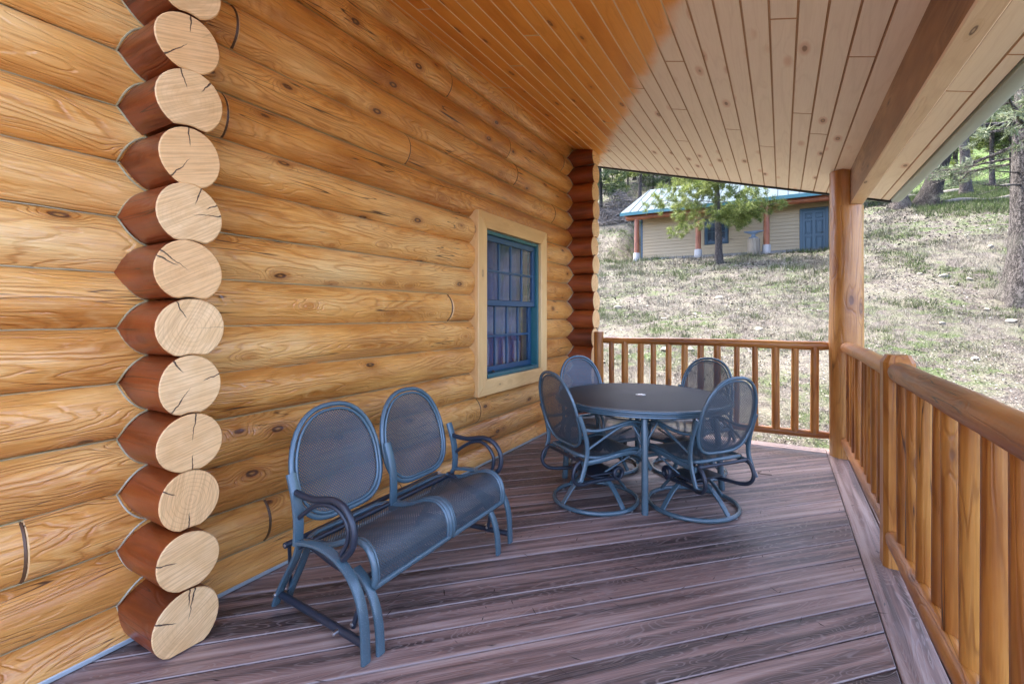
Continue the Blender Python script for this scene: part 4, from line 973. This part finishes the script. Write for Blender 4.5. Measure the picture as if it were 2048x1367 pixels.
proto = [make_pine('woodland_tree', 12., .17, 2.2, 2.6, 64, 16, 20, .30, .055, 41 + i, M['bark'] if i else M['bark_dark'], M['needle_far'] if i != 1 else M['needle'], dead=12, flare=.4) for i in range(3)]
far = [(12.54, 36.96, 1), (12.69 + .5, 36.19, 0), (12.85, 49.98, 2), (13.95, 49.27, 0), (17.5, 46, 1), (19.5, 52, 2), (16, 58, 1), (22, 60, 0), (26, 56, 2), (11.5, 60, 0), (18, 40, 2), (24, 46, 1), (20, 68, 1), (28, 70, 2), (14, 70, 2), (33, 62, 0),
       (-10.1, 35.06, 0), (-7.87, 38.2, 1), (-12.4, 44, 2), (-10.2, 45, 0), (-8.2, 46, 1), (-13.6, 52, 1), (-6.2, 50, 2), (-9.5, 54, 0), (-11.8, 58, 2), (-4.0, 56, 1), (-7, 61, 0), (-15, 60, 1), (-2, 62, 2), (1.5, 58, 0), (-5.5, 42.5, 2), (5, 60, 1)]
young = [(-12.2, 38.5, 0), (-9.9, 39.6, 1), (-7.3, 40.2, 0), (-11.2, 41.5, 1), (-8.6, 42.4, 2), (-5.2, 40.5, 1), (-13.4, 43, 0), (-10.3, 43.2, 1), (-6.6, 44, 0)]
def in_view(x, y):                     # the rest stand wholly behind the shed and the porch roof
    l = (x - CAMX) * math.cos(YAW) + y * math.sin(YAW); d = -(x - CAMX) * math.sin(YAW) + y * math.cos(YAW); return l / d < .36 or l / d > .74
for i, (x, y, k) in enumerate(far + young):
    if not in_view(x, y): continue
    o = copy_tree(proto[k]); place(o, x, y, random.uniform(0, 6.28), random.uniform(.8, 1.25) if i < len(far) else random.uniform(.4, .6), 0 if i < len(far) else -.5)
    left = x < 6
    tag(o, 'green conifer on the wooded hill above the brush pile and shed' if left else 'green conifer in the woods beyond the grassy rise at right', 'tree', 'conifers above the shed' if left else 'conifers beyond the grassy rise')
for p_ in proto:
    for c_ in list(p_.children): bpy.data.objects.remove(c_)
    bpy.data.objects.remove(p_)
# dead snag, fallen logs, brush pile
rs = np.random.RandomState(5); sn = MB(); trunk_mesh(sn, 2.6, .24, (-.05, 0), rs, flare=.8, m=10)
o = sn.build('broken_snag', M['bark'], smooth=80, label='short broken grey trunk at the end of the porch eave', cat='snag'); place(o, 5.98, 23.05)
for i, (x0, y0, x1, y1, r, lab) in enumerate(((7.35, 23.1, 9.6, 23.3, .07, 'thin fallen log lying in the green grass by the big fir'), (9.5, 33.5, 13, 34.6, .14, 'fallen grey log among the trunks in the woods'), (7.6, 33.0, 10.2, 33.4, .13, 'fallen grey log behind the leaning tree'))):
    mb = MB(); P = [(x0 + (x1 - x0) * s_, y0 + (y1 - y0) * s_, ghz(x0 + (x1 - x0) * s_, y0 + (y1 - y0) * s_) + r * .9 + .05 * math.sin(9 * s_)) for s_ in np.linspace(0, 1, 12)]
    mb.tube([(p[0] - x0, p[1] - y0, p[2] - P[0][2]) for p in P], [r * (1.1 - .5 * s_) for s_ in np.linspace(0, 1, 12)], 8).build('fallen_log', M['deadwood'], loc=(x0, y0, P[0][2]), label=lab, cat='log')
mb = MB(); rs = np.random.RandomState(8)
for i in range(900):
    a = rs.rand() * 6.28; q_ = rs.rand() ** .6; x, y = 2.1 * q_ * math.cos(a), 1.5 * q_ * math.sin(a); z = (1 - q_ ** 1.6) * 2.1 * rs.rand() + .05 + y * .45
    d = rs.normal(0, 1, 3); d[2] *= .35; d /= np.linalg.norm(d); L_ = rs.uniform(.35, 1.2); p0 = np.array([x, y, z]) - d * L_ / 2
    mb.tube([tuple(p0), tuple(p0 + d * L_ * .5 + rs.normal(0, .05, 3)), tuple(p0 + d * L_)], [rs.uniform(.012, .035)] * 2 + [.008], 4, cap=False)
o = mb.build('brush_pile', M['deadwood'], smooth=60, label='heap of bare grey branches on the hill left of the shed', cat='brush pile', kind='stuff'); place(o, -8.7, 35.0, 0, 1.0, 0)

# ---------------------------------------------------------------- grass, leaf litter and stones on the slope
fx, fy = -math.sin(YAW), math.cos(YAW); rx_, ry_ = math.cos(YAW), math.sin(YAW)
def scatter(n, z0, z1, t0, t1, rs, keep=None):
    z = z0 * (z1 / z0) ** rs.rand(n); t = rs.uniform(t0, t1, n)
    X = CAMX + rx_ * t * z + fx * z; Y = ry_ * t * z + fy * z
    ok = (Y > 5.02) | (X > 2.78)
    ok &= ~((X > SX0 - .1) & (X < SX1 + .1) & (Y > SY - .05) & (Y < SY + 6.1))
    ok &= ~((X < .3) & (Y < 5.3))
    if keep is not None: ok &= keep(X, Y)
    return X[ok], Y[ok], z[ok]
def blades(X, Y, Z, nper, h, w, lean, rs, sc):
    n = len(X) * nper; cx = np.repeat(X, nper); cy = np.repeat(Y, nper); k = np.repeat(sc, nper)
    r_ = rs.normal(0, .045, (n, 2)) * k[:, None]; x = cx + r_[:, 0]; y = cy + r_[:, 1]; z = ground_h(x, y) - .01
    a = rs.rand(n) * 6.2832; L = h * k * rs.uniform(.5, 1.4, n); ln = lean * rs.uniform(.3, 1.3, n); ln = np.clip(ln, 0, 1.45)
    d = np.stack([np.cos(a) * np.sin(ln), np.sin(a) * np.sin(ln), np.cos(ln)], 1); s = np.stack([-np.sin(a + rs.normal(0, .6, n)), np.cos(a), np.zeros(n)], 1)
    b = np.stack([x, y, z], 1); W_ = (w * k * rs.uniform(.6, 1.3, n))[:, None]
    V = np.stack([b - s * W_ / 2, b + s * W_ / 2, b + d * L[:, None]], 1).reshape(-1, 3); return V, np.arange(3 * n).reshape(n, 3)
def stuff(name, V, F_, mat, label, cat):
    me = np_mesh(name, V, F_); me.materials.append(mat); put(name, me, label=label, cat=cat, kind='stuff')
def tuft_mat(name, stops, rough=.85):
    N = NT(name); rnd = N.n('ShaderNodeNewGeometry').outputs['Random Per Island']; N.set(Base_Color=N.ramp(rnd, stops), Roughness=rough, Specular_IOR_Level=.15); return N.m
M['dry_grass'] = tuft_mat('dry_grass', [(0, (0.048, 0.042, 0.028)), (.35, (0.103, 0.094, 0.067)), (.75, (0.148, 0.138, 0.111)), (1, (0.200, 0.194, 0.171))])
M['green_grass'] = tuft_mat('green_grass', [(0, (0.019, 0.034, 0.007)), (.5, (0.041, 0.065, 0.015)), (1, (0.089, 0.109, 0.038))])
M['litter'] = tuft_mat('litter', [(0, (0.019, 0.015, 0.012)), (.35, (0.050, 0.039, 0.030)), (.6, (0.094, 0.079, 0.066)), (.85, (0.163, 0.150, 0.132)), (1, (0.218, 0.212, 0.195))])
rs = np.random.RandomState(77)
X, Y, z = scatter(22000, 4.6, 42, .12, 1.32, rs, lambda X, Y: vnoise(X, Y, 1.1, 5) + .5 * vnoise(X, Y, 3.0, 6) > -.25 + 0 * X)
V, F_ = blades(X, Y, z, 15, .095, .005, 1.2, rs, np.clip(z / 8, .75, 3.2)); stuff('dry_grass', V, F_, M['dry_grass'], 'matted pale dry grass covering the slope behind the railing', 'grass')
X, Y, z = scatter(7000, 4.6, 42, .12, 1.32, rs, lambda X, Y: vnoise(X, Y, .8, 9) + .7 * vnoise(X, Y, 2.6, 4) > .26 - .3 * (Y > 21))
lx = rs.uniform(6.3, 16, 5200); ly = rs.uniform(20.5, 40, 5200)
X = np.concatenate([X, lx]); Y = np.concatenate([Y, ly]); z = np.concatenate([z, np.clip(ly * .75, 0, 40)])
V, F_ = blades(X, Y, z, 22, .085, .006, .55, rs, np.clip(z / 8, .7, 3.0)); stuff('green_grass', V, F_, M['green_grass'], 'fresh green grass tufts on the slope and under the trees', 'grass')
X, Y, z = scatter(95000, 4.6, 38, .12, 1.32, rs, lambda X, Y: vnoise(X, Y, 1.1, 5) + .5 * vnoise(X, Y, 3.0, 6) < .35)
n = len(X); k = np.clip(z / 9, .65, 2.4) * rs.uniform(.4, 1.5, n) * .0165; a = rs.rand(n) * 6.28; u1 = np.stack([np.cos(a), np.sin(a), rs.normal(0, .35, n)], 1) * k[:, None]; u2 = np.stack([-np.sin(a), np.cos(a), rs.normal(0, .35, n) + .15], 1) * (k * rs.uniform(.3, .8, n))[:, None]
b = np.stack([X, Y, ground_h(X, Y) + .012 + rs.rand(n) * .02], 1)
V = np.stack([b - u1, b - u2 * .9, b + u1, b + u2], 1).reshape(-1, 3); F_ = np.arange(4 * n).reshape(n, 4)
stuff('leaf_litter', V, F_, M['litter'], 'fallen leaves, bark chips and gravel strewn over the bare soil of the slope', 'leaf litter')
M['rock'] = plain('pale_rock', (0.218, 0.191, 0.144), .9, var=.25, scale=9, bump=.5, bscale=25)
rk = []
for i in range(4):
    bm = bmesh.new(); bmesh.ops.create_icosphere(bm, subdivisions=2, radius=1); r5 = np.random.RandomState(60 + i)
    ax_ = r5.normal(0, 1, (9, 3)); ax_ /= np.linalg.norm(ax_, axis=1)[:, None]; lim = r5.uniform(.55, .85, 9)
    for v in bm.verts:
        for a_, l_ in zip(ax_, lim):
            d_ = v.co.dot(Vector(a_))
            if d_ > l_: v.co -= Vector(a_) * (d_ - l_)
        v.co.z *= .55
    me = bpy.data.meshes.new('rock'); bm.to_mesh(me); bm.free(); me.materials.append(M['rock']); rk.append(me)
X, Y, z = scatter(120, 5.0, 19, .16, 1.2, rs)
for i in range(min(44, len(X))):
    o = put('rock', rk[i % 4], loc=(X[i], Y[i], ghz(X[i], Y[i]) + .012), rot=(0, 0, rs.rand() * 6.28)); s_ = rs.uniform(.03, .085) * np.clip(z[i] / 8, .8, 1.7); o.scale = (s_ * rs.uniform(.9, 1.5), s_, s_)
    tag(o, 'pale rock lying among the dry grass and litter of the slope', 'rock', 'pale rocks on the slope')

# pine needles and flecks dropped on the deck
n = 260; X = rs.uniform(.15, 2.5, n); Y = rs.uniform(.8, 4.8, n); a = rs.rand(n) * 6.28; L_ = rs.uniform(.008, .03, n); w_ = rs.uniform(.0012, .003, n)
d = np.stack([np.cos(a), np.sin(a), np.zeros(n)], 1) * L_[:, None]; e = np.stack([-np.sin(a), np.cos(a), np.zeros(n)], 1) * w_[:, None]; b = np.stack([X, Y, np.full(n, .004)], 1)
V = np.stack([b - d, b + e, b + d, b - e], 1).reshape(-1, 3); V[2::4, 2] += .002
stuff('deck_debris', V, np.arange(4 * n).reshape(n, 4), M['litter'], 'dry needles and flecks scattered over the deck boards', 'debris')
